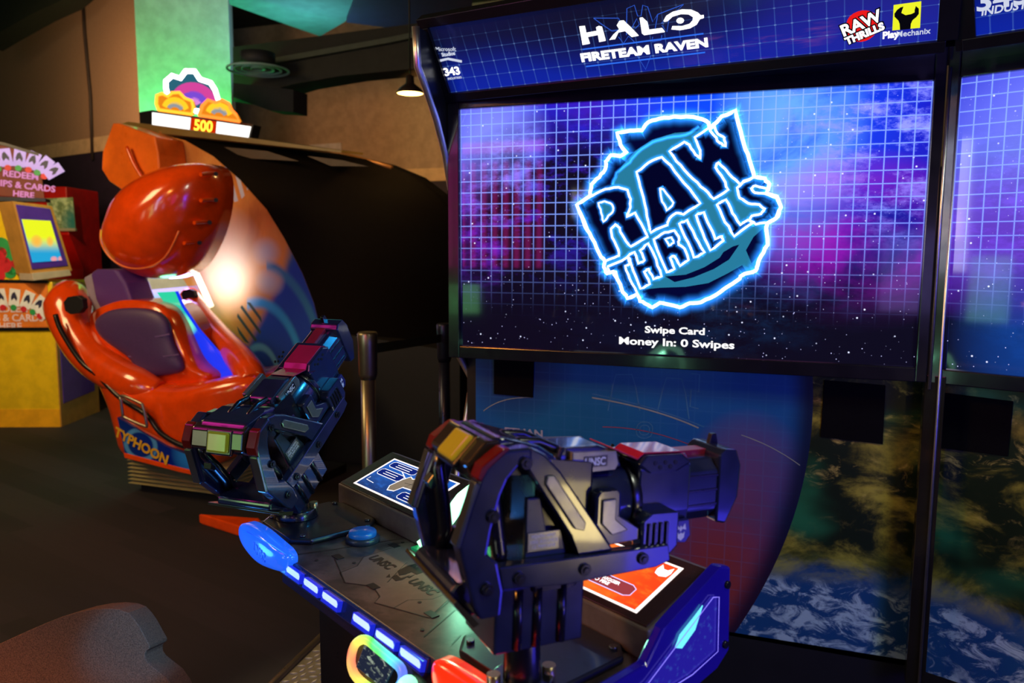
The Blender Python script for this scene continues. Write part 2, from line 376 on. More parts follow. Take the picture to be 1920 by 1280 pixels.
# ================================================================== SHOOTER CABINET
cab = thing('arcade_cabinet', 'huge black twin-screen shooter cabinet with chrome edge and lit blue marquee', 'arcade machine', (0, .2, 0))
WX, ZC, HH = .715, 1.631, .4025
PS = Pl((0, 0, ZC), (1, 0, 0))
a2 = Vector((.916, -.401, 0)); J = Vector((.752, 0, 0))
PR_ = Pl((J.x, J.y, ZC), a2)
def space_art(seed, left):
    def fn(t, vec, u, v):
        n1 = noise(t, vec, 3.2+seed*.3, 6, .62, .6); n2 = noise(t, vec, 9+seed, 6, .7)
        c = mix(t, v.ramp(.12, .85), (.003, .003, .016), (.020, .025, .50))
        if left:
            c = mix(t, blob(u, v, .28, .72, .34, .5, 1)*n1.ramp(.3, .6)*.8, c, (.10, .02, .40))
            c = mix(t, blob(u, v, .66, .95, .34, .62, 1)*1.1, c, (.01, .09, .75))
            c = mix(t, (blob(u, v, .74, .88, .16, .55, 1)*.75*n1.ramp(.2, .55)).cl(), c, (.22, .48, .85))
            c = mix(t, (blob(u, v, .95, .82, .26, .42, 1)*n2.ramp(.45, .62)).cl(), c, (.30, .32, .90))
            c = mix(t, (blob(u, v, .88, .45, .24, .34, 1)*.85*n1.ramp(.3, .62)).cl(), c, (.34, .015, .45))
            c = mix(t, (blob(u, v, .08, .84, .15, .36, 1)*.85).cl(), c, (.28, .32, .85))
            c = mix(t, (blob(u, v, .04, .50, .16, .36, 1)*n1.ramp(.2, .6)*.6).cl(), c, (.22, .03, .50))
            c = mix(t, v.ramp(.42, .12)*.85, c, (.003, .003, .016))
            c = mix(t, (blob(u, v, .52, .3, .45, .35, 1)*n2.ramp(.4, .7)*.35).cl(), c, (.02, .12, .3))
        else:
            c = mix(t, (blob(u, v, .28, .72, .4, .5, 1)*1.0).cl(), c, (.26, .30, .9))
            c = mix(t, (blob(u, v, .16, .45, .4, .3, 1)*.7).cl(), c, (.22, .05, .65))
            c = mix(t, (blob(u, v, .7, .8, .5, .6, 1)*n1.ramp(.3, .7)).cl(), c, (.05, .08, .8))
            c = mix(t, (blob(u, v, .2, .12, .2, .3, 1)*.5).cl(), c, (.01, .15, .6))
        dark = (blob(u, v, .28, .45, .40, .55, 1)*n2.ramp(.34, .58)*(1.5 if left else .35)).cl()
        c = mix(t, dark, c, (.004, .003, .02))
        # stars
        st = t.nodes.new('ShaderNodeTexVoronoi'); mp = t.nodes.new('ShaderNodeMapping'); t.links.new(vec, mp.inputs[0])
        mp.inputs['Scale'].default_value = (1.78, 1, 1); t.links.new(mp.outputs[0], st.inputs['Vector']); st.inputs['Scale'].default_value = 58
        d = S(t, st.outputs['Distance']); rc = t.nodes.new('ShaderNodeSeparateColor'); t.links.new(st.outputs['Color'], rc.inputs[0])
        rnd = S(t, rc.outputs[0]); s1 = (1-d*7.5).m('MAXIMUM', 0)*(rnd.gt(.30))*(rnd*rnd)
        c = mix(t, (s1*(1.1-v*.8)*2.2).cl(), c, (.62, .62, .95))
        st2 = t.nodes.new('ShaderNodeTexVoronoi'); t.links.new(mp.outputs[0], st2.inputs['Vector']); st2.inputs['Scale'].default_value = 21
        s2 = (1-S(t, st2.outputs['Distance'])*11).m('MAXIMUM', 0)
        c = mix(t, (s2*1.6).cl(), c, (.75, .78, 1))
        # grid
        g = (((u*38).fr()-.5).ab().gt(.458)).m('MAXIMUM', ((v*21.4).fr()-.5).ab().gt(.462))
        glow = (((u*38).fr()-.5).ab().ramp(.36, .5)).m('MAXIMUM', ((v*21.4).fr()-.5).ab().ramp(.36, .5))
        fade = v.ramp(.12, .62)
        c = mix(t, (g*fade*(.5+n1*.4)).cl(), c, (.34, .48, 1))
        c = mix(t, (glow*fade*.16).cl(), c, (.2, .3, 1))
        gm = t.nodes.new('ShaderNodeGamma'); t.links.new(c.k, gm.inputs[0]); gm.inputs[1].default_value = 1.28; return S(t, gm.outputs[0])
    return fn
m_scr = artmat('left_game_display', space_art(0, True), 1.55, .05)
m_scr2 = artmat('right_game_display', space_art(2, False), 1.5, .05)
uvr = (-WX, -HH, WX, HH)
scr = MB().plate(PS, [(-WX, -HH), (WX, -HH), (WX, HH), (-WX, HH)], -.03, 0, uvr).build('display_screen', m_scr, cab)
scr['label'] = 'left screen with glowing outlined logo over a purple nebula grid'
R0, R1 = .033, .033+1.43
scr2 = MB().plate(PR_, [(R0, -HH), (R1, -HH), (R1, HH), (R0, HH)], -.03, 0, (R0, -HH, R1, HH)).build('display_screen', m_scr2, cab)
scr2['label'] = 'right screen of blue and violet grid, cut by the photo edge'
# bezels
def frame_rect(pl, x0, x1, y0, y1, w, h0, h1, ws=None):
    l, r_, b, tt = ws or (w, w, w, w); m = MB()
    def bx(a, b_, c, d): m.plate(pl, [(a, c), (b_, c), (b_, d), (a, d)], h0, h1)
    bx(x0-l, x0, y0-b, y1+tt); bx(x1, x1+r_, y0-b, y1+tt); bx(x0, x1, y1, y1+tt); bx(x0, x1, y0-b, y0); return m
m_bez = mat('bezel_gloss', (.008, .008, .014), .18, coat=.3)
frame_rect(PS, -WX, WX, -HH, HH, .04, -.05, .018, (.042, .03, .042, .045)).build('screen_bezel', m_bez, cab, .003)
frame_rect(PR_, R0, R1, -HH, HH, .04, -.05, .018, (.03, .03, .042, .045)).build('screen_bezel', m_bez, cab, .003)
# lower recessed art panels
YL = .10
PA = Pl((0, YL, 0), (1, 0, 0)); PB = Pl((J.x+.02, YL, 0), a2)
zb = .285; ztop = ZC-HH-.045
def art_lower(shift):
    def fn(t, vec, u, v):
        n1 = noise(t, vec, 5, 8, .65, .5); n2 = noise(t, vec, 16, 8, .7, .8); n3 = noise(t, vec, 3, 3, .5)
        # jungle
        c = mix(t, n1.ramp(.46, .68), (.008, .018, .006), (.42, .40, .05))
        c = mix(t, (n2.ramp(.54, .72)*v.ramp(.35, .8)).cl(), c, (.55, .48, .12))
        c = mix(t, (n3.ramp(.48, .7)*.6).cl(), c, (.03, .30, .12))
        # seam of mist then ocean
        if shift: edge = v - (.26 - (u-.05)*(u-.05)*1.6)
        else: edge = v - (.27 - (u-.85)*(u-.85)*.35)
        c = mix(t, (edge+(n2-.5)*.12).ramp(.07, .0), c, (.012, .08, .24))
        cl = n2.ramp(.47, .60)*edge.ramp(.0, -.06)*n1.ramp(.3, .5)
        c = mix(t, cl, c, (.45, .66, .72))
        c = mix(t, (edge.ramp(.12, .03)*edge.ramp(-.05, .02)*n1.ramp(.35, .6)*.7).cl(), c, (.40, .42, .05))
        if shift: return c
        # blue soldier-poster field on the left with curved border
        e = u - (v*.34 - v*v*.20 + .645)
        g = (((u*26).fr()-.5).ab().gt(.46)).m('MAXIMUM', ((v*18).fr()-.5).ab().gt(.46))
        b = mix(t, v.ramp(.2, .95), (.01, .05, .26), (.01, .12, .40))
        b = mix(t, (blob(u, v, .60, .16, .19, .48, 1)*.95).cl(), b, (.36, .05, .03))
        b = mix(t, (blob(u, v, .66, .60, .14, .26, 1)*.55).cl(), b, (.24, .06, .14))
        b = mix(t, (blob(u, v, .25, .72, .26, .3, 1)*.7).cl(), b, (.01, .16, .30))
        b = mix(t, (blob(u, v, .10, .98, .16, .25, 1)).cl(), b, (.01, .01, .12))
        b = mix(t, (g*.16), b, (.06, .22, .5))
        b = mix(t, (n1.ramp(.45, .75)*.25).cl(), b, (.01, .10, .2))
        b = mix(t, (e.ramp(-.06, -.005)*.9).cl(), b, (.004, .006, .03))
        return mix(t, e.gt(0), b, c)
    return fn
m_artA = artmat('lower_art_print_left', art_lower(False), 0, .3)
m_artB = artmat('lower_art_print_right', art_lower(True), 0, .3)
ax0, ax1 = -.70, .755
la = MB().plate(PA, [(ax0, zb), (ax1, zb-.02), (ax1, ztop+.02), (ax0, ztop+.02)], -.03, 0, (ax0, zb, ax1, ztop)).build('lower_art_panel', m_artA, cab)
la['label'] = 'printed lower panel, blue grid fading into jungle and ocean'
lb = MB().plate(PB, [(.01, zb-.02), (1.35, zb-.02), (1.35, ztop+.02), (.01, ztop+.02)], -.03, 0, (.0, zb, 1.35, ztop)).build('lower_art_panel', m_artB, cab)
lb['label'] = 'printed lower panel of jungle above a blue ocean'
# speaker grilles
def grille(pl, px):
    q = pl.pxs(px); m = MB().plate(pl, q, 0, .006).build('speaker_grille', mat('grille_black', (.002, .002, .003), .8, bump=.3, bscale=400, spec=.1), cab, .001); return m
grille(PA, [(1545, 712), (1660, 722), (1655, 832), (1538, 818)])
grille(PB, [(1765, 735), (1900, 752), (1890, 855), (1757, 838)])
grille(PA, [(927, 672), (1002, 672), (1000, 745), (927, 738)])
# poster marks : arcs, letter shapes and caption text
ln = mat('poster_line_pale', (.25, .33, .30), .5); lb2 = mat('poster_line_blue', (.04, .20, .42), .5); lr = mat('poster_line_red', (.30, .05, .08), .5)
def bez(p0, p1, p2, n=24): return [((1-t)**2*p0[0]+2*t*(1-t)*p1[0]+t*t*p2[0], (1-t)**2*p0[1]+2*t*(1-t)*p1[1]+t*t*p2[1]) for t in [i/n for i in range(n+1)]]
m = MB(); m.stroke(PA, PA.pxs(bez((907, 770), (940, 742), (1000, 745))), .003, .0015); m.build('poster_arc', ln, cab); m = MB()
m.stroke(PA, PA.pxs(bez((1110, 745), (1230, 765), (1310, 802))), .005, .0015)
m.build('poster_arc', ln, cab)
m = MB(); m.stroke(PA, PA.pxs(bez((1390, 815), (1450, 835), (1500, 872))), .003, .0015); m.build('poster_arc', ln, cab)
m = MB(); m.stroke(PA, PA.pxs(bez((1110, 738), (1230, 762), (1320, 800))), .003, .001)
for q in ([(1140, 770), (1150, 720), (1155, 702), (1185, 702), (1192, 725), (1200, 770)], [(1232, 775), (1244, 725), (1250, 708), (1278, 710), (1285, 735), (1292, 785)], [(1296, 700), (1312, 702), (1310, 735), (1296, 730), (1294, 762), (1310, 766)]):
    m.stroke(PA, PA.pxs(q), .004, .001)
for k in range(2): m.stroke(PA, smooth(PA.pxs([(1195+k*6, 790+k*6), (1225-k*6, 792+k*6), (1222-k*6, 822-k*6), (1192+k*6, 820-k*6)]), 2), .003, .001, True)
m.build('poster_outline', lb2, cab)
m = MB(); m.stroke(PA, PA.pxs(bez((1130, 800), (1230, 800), (1330, 850))), .003, .001); m.build('poster_arc', lr, cab)
q = PA.pxs([(1176, 833), (1260, 840), (1256, 862), (1172, 852)]); MB().plate(PA, q, 0, .001).build('caption_patch', mat('caption_red', (.25, .01, .01), .5), cab)
def text_px(s, pl, c, size, m, par, h=.002, rot=0, **k):
    a, b = pl.px(*c); return text('lettering', s, pl.mat(a, b, h) @ Matrix.Rotation(rot, 4, 'Z'), size, m, par, **k)
text_px('ETHAN', PA, (982, 811), .036, mat('caption_pale', (.36, .42, .5), .5), cab, bold=.0012, sx=1.25)
text_px('MARE', PA, (1205, 845), .030, MATS['caption_pale'], cab, bold=.0012, sx=1.25)
# plinth and carcass
MB().box(-.765, .78, YL+.0, .75, 0, zb+.0).build('plinth', BLACKM, cab)
MB().prism([PB.at(0, 0, .0), PB.at(1.45, 0, .0), PB.at(1.45, zb-.02, .0), PB.at(0, zb-.02, .0)], -PB.n*.6).build('plinth', BLACKM, cab)
MB().box(-.755, .74, YL+.05, .75, zb, 2.1).build('carcass', BLACKM, cab)
MB().prism([PB.at(.0, zb, -.05), PB.at(1.45, zb, -.05), PB.at(1.45, 2.1, -.05), PB.at(0, 2.1, -.05)], -PB.n*.5).build('carcass', BLACKM, cab)
# divider post between bays
MB().prism([(.742, .02, zb-.02), (.742, -.012, zb-.02), (.79, -.04, zb-.02), (.80, .05, zb-.02)], (0, 0, ZC-HH-zb)).build('divider_post', mat('divider_gloss', (.012, .012, .012), .15, coat=.5), cab, .002)
MB().cyl((.752, -.022, ZC-HH-.06), (.752, -.022, ZC+HH+.03), .004, n=8).cyl((.775, -.035, zb), (.775, -.035, ZC+HH), .004, n=8).build('divider_trim', CHROME, cab)
# side panel with chrome moulding
prof = [hit(u, v, (1, 0, 0), -.77) for u, v in ((776, 50), (780, 125), (795, 165), (815, 225), (832, 290), (845, 370), (850, 500), (850, 652), (882, 712), (868, 810))]
prof = [(p.y, p.z) for p in prof]
full = prof + [(prof[-1][0]-.12, .62), (prof[-1][0]-.12, 0), (.75, 0), (.75, 2.26)]
MB().prism([(-.77, y, z) for y, z in full], (.012, 0, 0)).build('side_panel', BLACK, cab)
edge = [(y, z) for y, z in prof[:-1]] + [(prof[-1][0], prof[-1][1]), (prof[-1][0]-.12, .62), (prof[-1][0]-.12, .02)]
m = MB().tube([(-.764, y, z) for y, z in edge], .012, 14)
m.build('chrome_moulding', CHROME, cab)
# marquee
BL = Vector((-.755, -.035, 2.085)); BR = hit(1757, 75, (0, 0, 1), 2.087); TL = hit(806, 62, (1, 0, 0), -.755)
up = TL-BL; PM = Pl(BL, BR-BL, up)
W_ = (BR-BL).length; H_ = up.dot(PM.v)+.02
def marq(t, vec, u, v):
    n1 = noise(t, vec, 4, 5, .6)
    c = mix(t, v.ramp(.0, .8), (.003, .025, .55), (.004, .008, .07))
    c = mix(t, (blob(u, v, .92, .5, .35, 1.2, 1)*.6).cl(), c, (.03, .03, .55))
    c = mix(t, (blob(u, v, .45, .75, .3, .8, 1)*.8).cl(), c, (.004, .006, .03))
    c = mix(t, u.ramp(.05, -.01), c, (.004, .006, .02))
    g = (((u*34).fr()-.5).ab().gt(.465)).m('MAXIMUM', ((v*5).fr()-.5).ab().gt(.475))
    fade = v.ramp(1.0, .35)
    c = mix(t, (g*fade*.28).cl(), c, (.12, .30, .95))
    kn = ((((u*34).fr()-.5).ab().gt(.43))*(((v*5).fr()-.5).ab().gt(.46)))
    c = mix(t, (kn*fade*.5).cl(), c, (.3, .5, 1))
    return mix(t, (blob(u, v, .72, .25, .13, .3, 1)*n1.ramp(.5, .7)).cl(), c, (.5, .12, .4))
m_marq = artmat('marquee_backlit_print', marq, .62, .12)
mq = MB().plate(PM, [(.02, 0), (W_, 0), (W_, H_), (.02, H_)], -.02, 0, (0, 0, W_, H_)).build('marquee_panel', m_marq, cab)
mq['label'] = 'long backlit blue marquee with white title lettering'
MB().plate(PM, [(-.01, -.03), (W_+.02, -.03), (W_+.02, .0), (-.01, .0)], -.03, .012).plate(PM, [(-.01, H_), (W_+.02, H_), (W_+.02, H_+.05), (-.01, H_+.03)], -.03, .012).plate(PM, [(-.01, 0), (.022, 0), (.022, H_), (-.01, H_)], -.03, .012).plate(PM, [(W_, 0), (W_+.045, 0), (W_+.045, H_), (W_, H_)], -.03, .012).build('marquee_frame', BLACK, cab, .002)
# right marquee
PM2 = Pl(PM.at(W_+.085, 0, 0), (a2*.8+PM.u*.2), up)
m_m2 = artmat('marquee_backlit_print_right', marq, .62, .12)
MB().plate(PM2, [(0, 0), (1.3, 0), (1.3, H_), (0, H_)], -.02, 0, (-.3, 0, 1.3, H_)).build('marquee_panel', m_m2, cab)
MB().plate(PM2, [(-.03, -.03), (1.35, -.03), (1.35, .0), (-.03, .0)], -.03, .012).plate(PM2, [(-.045, -.03), (0, -.03), (0, H_+.05), (-.045, H_+.05)], -.03, .01).build('marquee_frame', BLACK, cab, .002)
# soffit: glossy dark underside between marquee and screen head
s0 = PM.at(0, -.025, -.01); s1 = PM.at(W_+.05, -.025, -.01)
MB().hexa([Vector((-.757, .0, ZC+HH+.04)), Vector((.76, .0, ZC+HH+.04)), s1, s0, Vector((-.757, .1, ZC+HH+.07)), Vector((.76, .1, ZC+HH+.07)), s1+Vector((0, 0, .03)), s0+Vector((0, 0, .03))]).build('soffit', mat('soffit_gloss', (.004, .004, .008), .14, coat=.5), cab)
s2 = PM2.at(-.04, -.025, -.01); s3 = PM2.at(1.3, -.025, -.01)
MB().hexa([PR_.at(0, HH+.04, 0), PR_.at(1.46, HH+.04, 0), s3, s2, PR_.at(0, HH+.07, -.1), PR_.at(1.46, HH+.07, -.1), s3+Vector((0, 0, .03)), s2+Vector((0, 0, .03))]).build('soffit', MATS['soffit_gloss'], cab)
# roof of the cabinet
MB().prism([PM.at(-.0, H_+.02, -.02), PM.at(W_+.05, H_+.04, -.02), (.9, .6, TL.z+.03), (-.76, .6, TL.z-.03)], (0, 0, -.03)).build('roof_panel', BLACKM, cab)

# ---- logos
def em(name, c, s=1.0): return mat(name, tuple(min(1, x)*.06 for x in c), .9, emit=c, es=s, var=.001, spec=.03)
Wt = em('lit_white', (1, 1, 1), 1.6); Cy = em('lit_cyan', (.02, .20, .34), 1); Nv = em('lit_navy', (.001, .002, .035), 1); Dk = em('lit_navy_dark', (.0006, .001, .020), 1)
def glowmat(name, col, s, p):
    m = bpy.data.materials.new(name); m.use_nodes = True; t = m.node_tree; t.nodes.clear()
    vec, u, v, z = uv(t); out = t.nodes.new('ShaderNodeOutputMaterial'); e = t.nodes.new('ShaderNodeEmission'); tr = t.nodes.new('ShaderNodeBsdfTransparent'); a = t.nodes.new('ShaderNodeAddShader')
    e.inputs[0].default_value = (*col, 1); f = ((1-((v-.5)*2).ab()).m('MAXIMUM', 0)**p)*s; t.links.new(f.k, e.inputs[1])
    t.links.new(e.outputs[0], a.inputs[0]); t.links.new(tr.outputs[0], a.inputs[1]); t.links.new(a.outputs[0], out.inputs[0])
    return m
Gl = glowmat('lit_blue_glow', (.02, .25, 1), 2.6, 2.4)
def cz(pts, sc=2.844, ox=1040, oy=170): return PS.pxs([(ox+x/sc, oy+y/sc) for x, y in pts])
OUT = [(190,545),(200,500),(240,460),(270,420),(275,380),(300,345),(350,350),(385,330),(350,290),(335,225),(400,215),(465,210),(500,165),(560,150),(640,140),(740,138),(810,160),(835,205),(850,180),(890,140),(965,105),(985,190),(1010,280),(1040,370),(1065,460),(1120,470),(1145,500),(1130,545),(1185,565),(1205,620),(1185,680),(1130,705),(1130,740),(1135,820),(1100,880),(1080,930),(1075,960),(1010,975),(985,1000),(930,1040),(860,1090),(780,1125),(720,1135),(670,1155),(620,1140),(560,1130),(520,1155),(490,1135),(455,1120),(445,1085),(390,1105),(365,1070),(340,1010),(310,965),(280,975),(265,940),(270,910),(240,870),(200,780),(165,720),(120,610),(190,565)]
LET = dict(
 R=[(120,610),(200,560),(270,525),(340,512),(390,530),(408,580),(400,640),(385,670),(430,650),(480,740),(500,780),(405,830),(370,790),(345,730),(325,710),(300,735),(310,780),(340,850),(345,880),(265,912),(230,850),(180,740)],
 A=[(440,435),(500,385),(570,352),(620,400),(690,490),(775,600),(690,660),(650,650),(610,680),(600,715),(515,755),(500,700),(480,600),(455,510)],
 W=[(610,325),(690,275),(720,290),(750,340),(780,365),(775,320),(750,250),(820,200),(850,240),(880,280),(910,295),(905,250),(870,230),(850,180),(890,140),(965,105),(985,190),(1010,280),(1040,370),(1065,460),(985,500),(930,440),(870,380),(860,410),(900,470),(925,530),(850,580),(800,530),(740,470),(670,400)],
 T=[(285,940),(395,885),(410,920),(375,935),(400,1000),(440,1080),(390,1105),(360,1060),(325,960),(295,975)],
 H=[(390,880),(425,860),(450,920),(480,905),(455,850),(500,815),(540,900),(570,990),(530,1005),(500,950),(480,965),(510,1030),(460,1055),(420,960)],
 r=[(530,790),(590,755),(640,745),(665,780),(660,820),(690,840),(715,900),(670,935),(640,880),(615,890),(640,950),(600,970),(560,880)],
 I=[(665,710),(705,690),(750,780),(800,860),(745,890),(710,810)],
 L=[(755,665),(795,645),(830,730),(860,790),(890,775),(900,800),(830,850),(790,760)],
 l=[(865,610),(915,580),(950,650),(990,715),(1030,690),(1060,700),(960,775),(910,700)],
 S=[(1065,462),(1010,480),(975,520),(985,570),(1030,600),(1090,610),(1120,630),(1100,655),(1050,665),(1040,690),(1075,710),(1140,705),(1195,670),(1205,615),(1180,570),(1120,550),(1070,545),(1045,522),(1070,505),(1130,525),(1148,495),(1120,468)])
HOL = [[(235,600),(270,588),(305,605),(315,640),(290,665),(262,700),(250,650)], [(560,520),(580,525),(635,600),(600,640),(575,590)], [(590,790),(625,780),(635,810),(610,825)]]
logo = MB().plate(PS, cz(OUT), 0, .0010).build('screen_logo', Cy, scr)
logo['label'] = 'round glowing two-line RAW THRILLS logo'
m = MB()
m.plate(PS, cz([(200,535),(215,500),(260,450),(280,400),(300,360),(380,350),(400,310),(355,280),(345,230),(470,225),(510,175),(640,152),(800,165),(760,215),(640,225),(520,262),(430,320),(360,400),(320,480),(290,515)]), .0010, .0014)
m.plate(PS, cz([(470,1060),(560,1050),(700,1045),(820,1025),(920,975),(1000,930),(1020,960),(960,1010),(860,1075),(740,1115),(660,1135),(540,1115),(470,1100)]), .0010, .0014)
m.plate(PS, cz([(590,990),(700,980),(800,940),(880,890),(900,860),(950,830),(985,820),(930,900),(850,950),(740,995),(640,1020)]), .0010, .0014)
m.plate(PS, cz([(1020,850),(1060,780),(1110,735),(1118,800),(1085,880),(1050,920)]), .0010, .0014)
m.build('logo_shade', Nv, logo)
m = MB()
for k, q in LET.items(): m.plate(PS, cz(q), .0014, .0018)
m.build('logo_letters', Dk, logo)
m = MB(); [m.plate(PS, cz(q), .0018, .0021) for q in HOL]; m.build('logo_counter', Cy, logo)
def jit(p, a=3.0, n=3):
    out = []
    for i in range(len(p)):
        x, y = p[i], p[(i+1) % len(p)]
        for k in range(n):
            f = k/n; out.append((x[0]+(y[0]-x[0])*f+random.uniform(-a, a), x[1]+(y[1]-x[1])*f+random.uniform(-a, a)))
    return out
m = MB(); g = MB()
for q, wd in [(OUT, 17)]+[(x, 9) for x in LET.values()]+[(x, 7) for x in HOL]:
    jq = cz(jit(q)); w1 = wd/2.844*.00163; m.stroke(PS, jq, w1*(1.15 if wd > 10 else 1.35), .0030, True); g.stroke(PS, jq, w1*(7.5 if wd > 10 else 6.5), .0025, True)
for q in ([(310,500),(330,440),(400,380),(440,330),(520,275),(600,250),(700,235),(740,215),(790,180)],):
    jq = cz(jit(q)[:-3]); g.stroke(PS, jq, .02, .0022)
m.build('logo_neon_line', Wt, logo); g.build('logo_neon_glow', Gl, logo)
WtT = em('lit_white_text', (1, 1, 1), 1.1)
text_px('Swipe Card', PS, (1265, 620), .030, WtT, scr, bold=.0008, sx=1.35)
text_px('Money In: 0 Swipes', PS, (1266, 643), .033, WtT, scr, bold=.0008, sx=1.42)
# marquee title
def mz(pts, sc=6.4, ox=1060, oy=0): return PM.pxs([(ox+x/sc, oy+y/sc) for x, y in pts])
m = MB()
m.plate(PM, mz([(170,315),(235,310),(252,392),(382,368),(372,325),(400,310),(440,320),(462,400),(485,485),(410,500),(395,415),(268,440),(295,520),(210,535),(190,420)]), 0, .003)
m.plate(PM, mz([(530,475),(575,415),(650,345),(620,300),(650,248),(700,245),(790,330),(880,425),(800,440),(720,368),(640,385),(600,465)]), 0, .003)
m.plate(PM, mz([(895,212),(925,208),(985,262),(1005,355),(1160,335),(1195,380),(950,418),(922,395)]), 0, .003)
m.plate(PM, mz([(1180,245),(1210,190),(1290,140),(1400,112),(1510,115),(1590,150),(1625,185),(1660,178),(1663,212),(1618,225),(1580,290),(1500,335),(1380,358),(1275,348),(1285,312),(1400,312),(1490,285),(1530,240),(1535,200),(1480,168),(1390,165),(1290,195),(1230,250),(1190,258)]), 0, .003)
m.plate(PM, mz([(1380+45*math.cos(k*.52), 245+33*math.sin(k*.52)) for k in range(12)]), 0, .003)
m.build('title_lettering', Wt, cab)
x0, y0 = PM.px(1060+238/6.4, 690/6.4); x1, y1 = PM.px(1060+1660/6.4, 515/6.4)
ang = math.atan2(y1-y0, x1-x0); LN = math.hypot(x1-x0, y1-y0)
tt = text('lettering', 'FIRETEAM RAVEN', PM.mat((x0+x1)/2, (y0+y1)/2, .003) @ Matrix.Rotation(ang, 4, 'Z'), .034, Wt, cab, bold=.0016, sx=1.42, space=1.02)
m = MB()
for (p, q) in (((210, 590), (1660, 400)), ((250, 795), (1680, 625))): m.stroke(PM, mz([p, q]), .004, .002)
m.build('title_rule', em('lit_blue_rule', (.03, .16, .9), 1), cab)
m = MB()
for q in ([(340,215),(640,215),(700,330)],[(340,215),(440,290),(560,370),(640,360)],[(735,420),(740,100),(830,60),(870,190),(910,190),(930,60),(990,80),(1050,260),(1110,170),(1420,50),(1300,160),(1200,260)],[(860,660),(965,830),(1030,660)],[(1080,340),(1110,170)],[(640,440),(700,520),(760,430),(830,500)],[(1050,440),(1040,500),(1150,480),(1160,420)],[(800,330),(860,220),(890,290),(840,340)],[(1150,280),(1250,200),(1220,380),(1160,300)]):
    m.stroke(PM, mz(q), .0022, .0015)
m.build('title_emblem', em('lit_blue_line', (.03, .10, .6), 1), cab)
text_px('Microsoft', PM, (836, 92), .019, em('lit_grey', (.6, .65, .8), 1), cab, rot=-.12)
text_px('Studios', PM, (841, 101), .017, MATS['lit_grey'], cab, bold=.0005)
MB().plate(PM, PM.pxs([(818, 113), (840, 108), (866, 113), (866, 117), (840, 112), (820, 117)]), 0, .002).build('swoosh', MATS['lit_grey'], cab)
text_px('343', PM, (848, 134), .036, Wt, cab, bold=.001, sx=1.15)
text_px('INDUSTRIES', PM, (853, 146), .010, MATS['lit_grey'], cab)
# red ball logo
c = PM.px(1616, 49); rr = .040
MB().plate(PM, [(c[0]+rr*math.cos(k*.26)*(1+.04*math.sin(k*5)), c[1]+rr*math.sin(k*.26)) for k in range(24)], 0, .002).build('ball_logo', em('lit_red', (.75, .01, .01), 1.1), cab)
Bk = em('lit_black', (.002, .002, .004), 1)
for s, dy, sz in (('RAW', .008, .042), ('THRILLS', -.021, .026)):
    M_ = PM.mat(c[0], c[1], .0025) @ Matrix.Rotation(.33, 4, 'Z') @ Matrix.Translation((0, dy, 0))
    text('lettering', s, M_, sz, Bk, cab, bold=.004); text('lettering', s, M_ @ Matrix.Translation((0, 0, .0015)), sz, Wt, cab, bold=.0012)
def m3(pts): return PM.pxs([(1640+x/6.4, y/6.4) for x, y in pts])
MB().plate(PM, m3([(228,60),(560,15),(545,330),(212,362)]), 0, .002).build('square_logo', em('lit_yellow', (.75, .78, .02), 1.15), cab)
m = MB().plate(PM, m3([(345,75),(330,120),(320,150),(370,178),(440,165),(480,145),(480,115),(495,68),(530,100),(530,160),(500,200),(455,235),(435,280),(430,340),(305,352),(300,280),(285,240),(240,195),(238,160),(270,115),(310,85)]), .002, .0035)
m.build('wrench_mark', Bk, cab)
text_px('Play', PM, (1670, 65), .024, Wt, cab, bold=.0008); text_px('Mechanix', PM, (1712, 61), .020, MATS['lit_grey'], cab, bold=.0003)
text_px('343', PM2, (1880, -2), .060, MATS['lit_grey'], cab, bold=.0015, sx=1.25)
text_px('INDUSTRIES', PM2, (1903, 12), .026, MATS['lit_grey'], cab, bold=.0006, align='CENTER', shear=.15)
# ================================================================== GUN CONSOLE
DA, DB = Vector((.863, -.505, 0)), Vector((.505, .863, 0)); DO = Vector((-.708, -1.193, 0)); ZD = .98
def D(a, b, z=ZD): return DO + DA*a + DB*b + Vector((0, 0, z))
PD = Pl(D(0, 0), DA, DB)                       # deck top plane
PF = Pl(D(0, 0), DA)                           # deck front plane (faces the player)
DL = .896
con = thing('gun_console', 'dark metal-look console deck with blue light segments carrying two toy guns', 'game console', D(.45, .2, 0))
def deckm(t, vec, u, v):
    ob = t.nodes['Texture Coordinate'].outputs['Object']
    n1 = noise(t, ob, 14, 6, .65, .4); n2 = noise(t, ob, 70, 4, .7)
    c = mix(t, n1.ramp(.3, .72), (.022, .015, .016), (.12, .08, .078))
    return mix(t, (n2.ramp(.58, .7)*.6).cl(), c, (.025, .018, .018))
m_deck = artmat('deck_worn_metal_print', deckm, 0, .33)
m_deckside = mat('deck_navy_edge', (.008, .010, .05), .35, bump=.1)
dk = MB().prism([D(*p) for p in ((.01, .0), (DL-.01, 0), (DL, .02), (DL+.0, .38), (0, .38), (-.02, .16), (-.005, .02))], (0, 0, -.03)).build('deck_plate', m_deck, con, .003)
MB().prism([D(*p, ZD-.03) for p in ((.18, .006), (DL-.18, .006), (DL-.18, .35), (.03, .36), (.03, .08))], (0, 0, -.035)).build('deck_underside', m_deckside, con, .002)
lbm = mat('light_bar_navy', (.006, .012, .09), .28, coat=.4, emit=(.0, .01, .10), es=.25)
MB().prism([D(a, b, z) for a, b, z in ((.206, -.004, ZD-.001), (.206, .006, ZD-.001), (.206, .012, ZD-.034), (.206, .0, ZD-.037), (.206, -.012, ZD-.03))], DA*(.694-.206)).build('light_bar', lbm, con, .002)
LED = mat('led_segment_blue', (.4, .5, 1), .3, emit=(.20, .32, 1), es=2.2)
LEDB = mat('led_surround', (.01, .02, .5), .3, emit=(.01, .02, .6), es=.9)
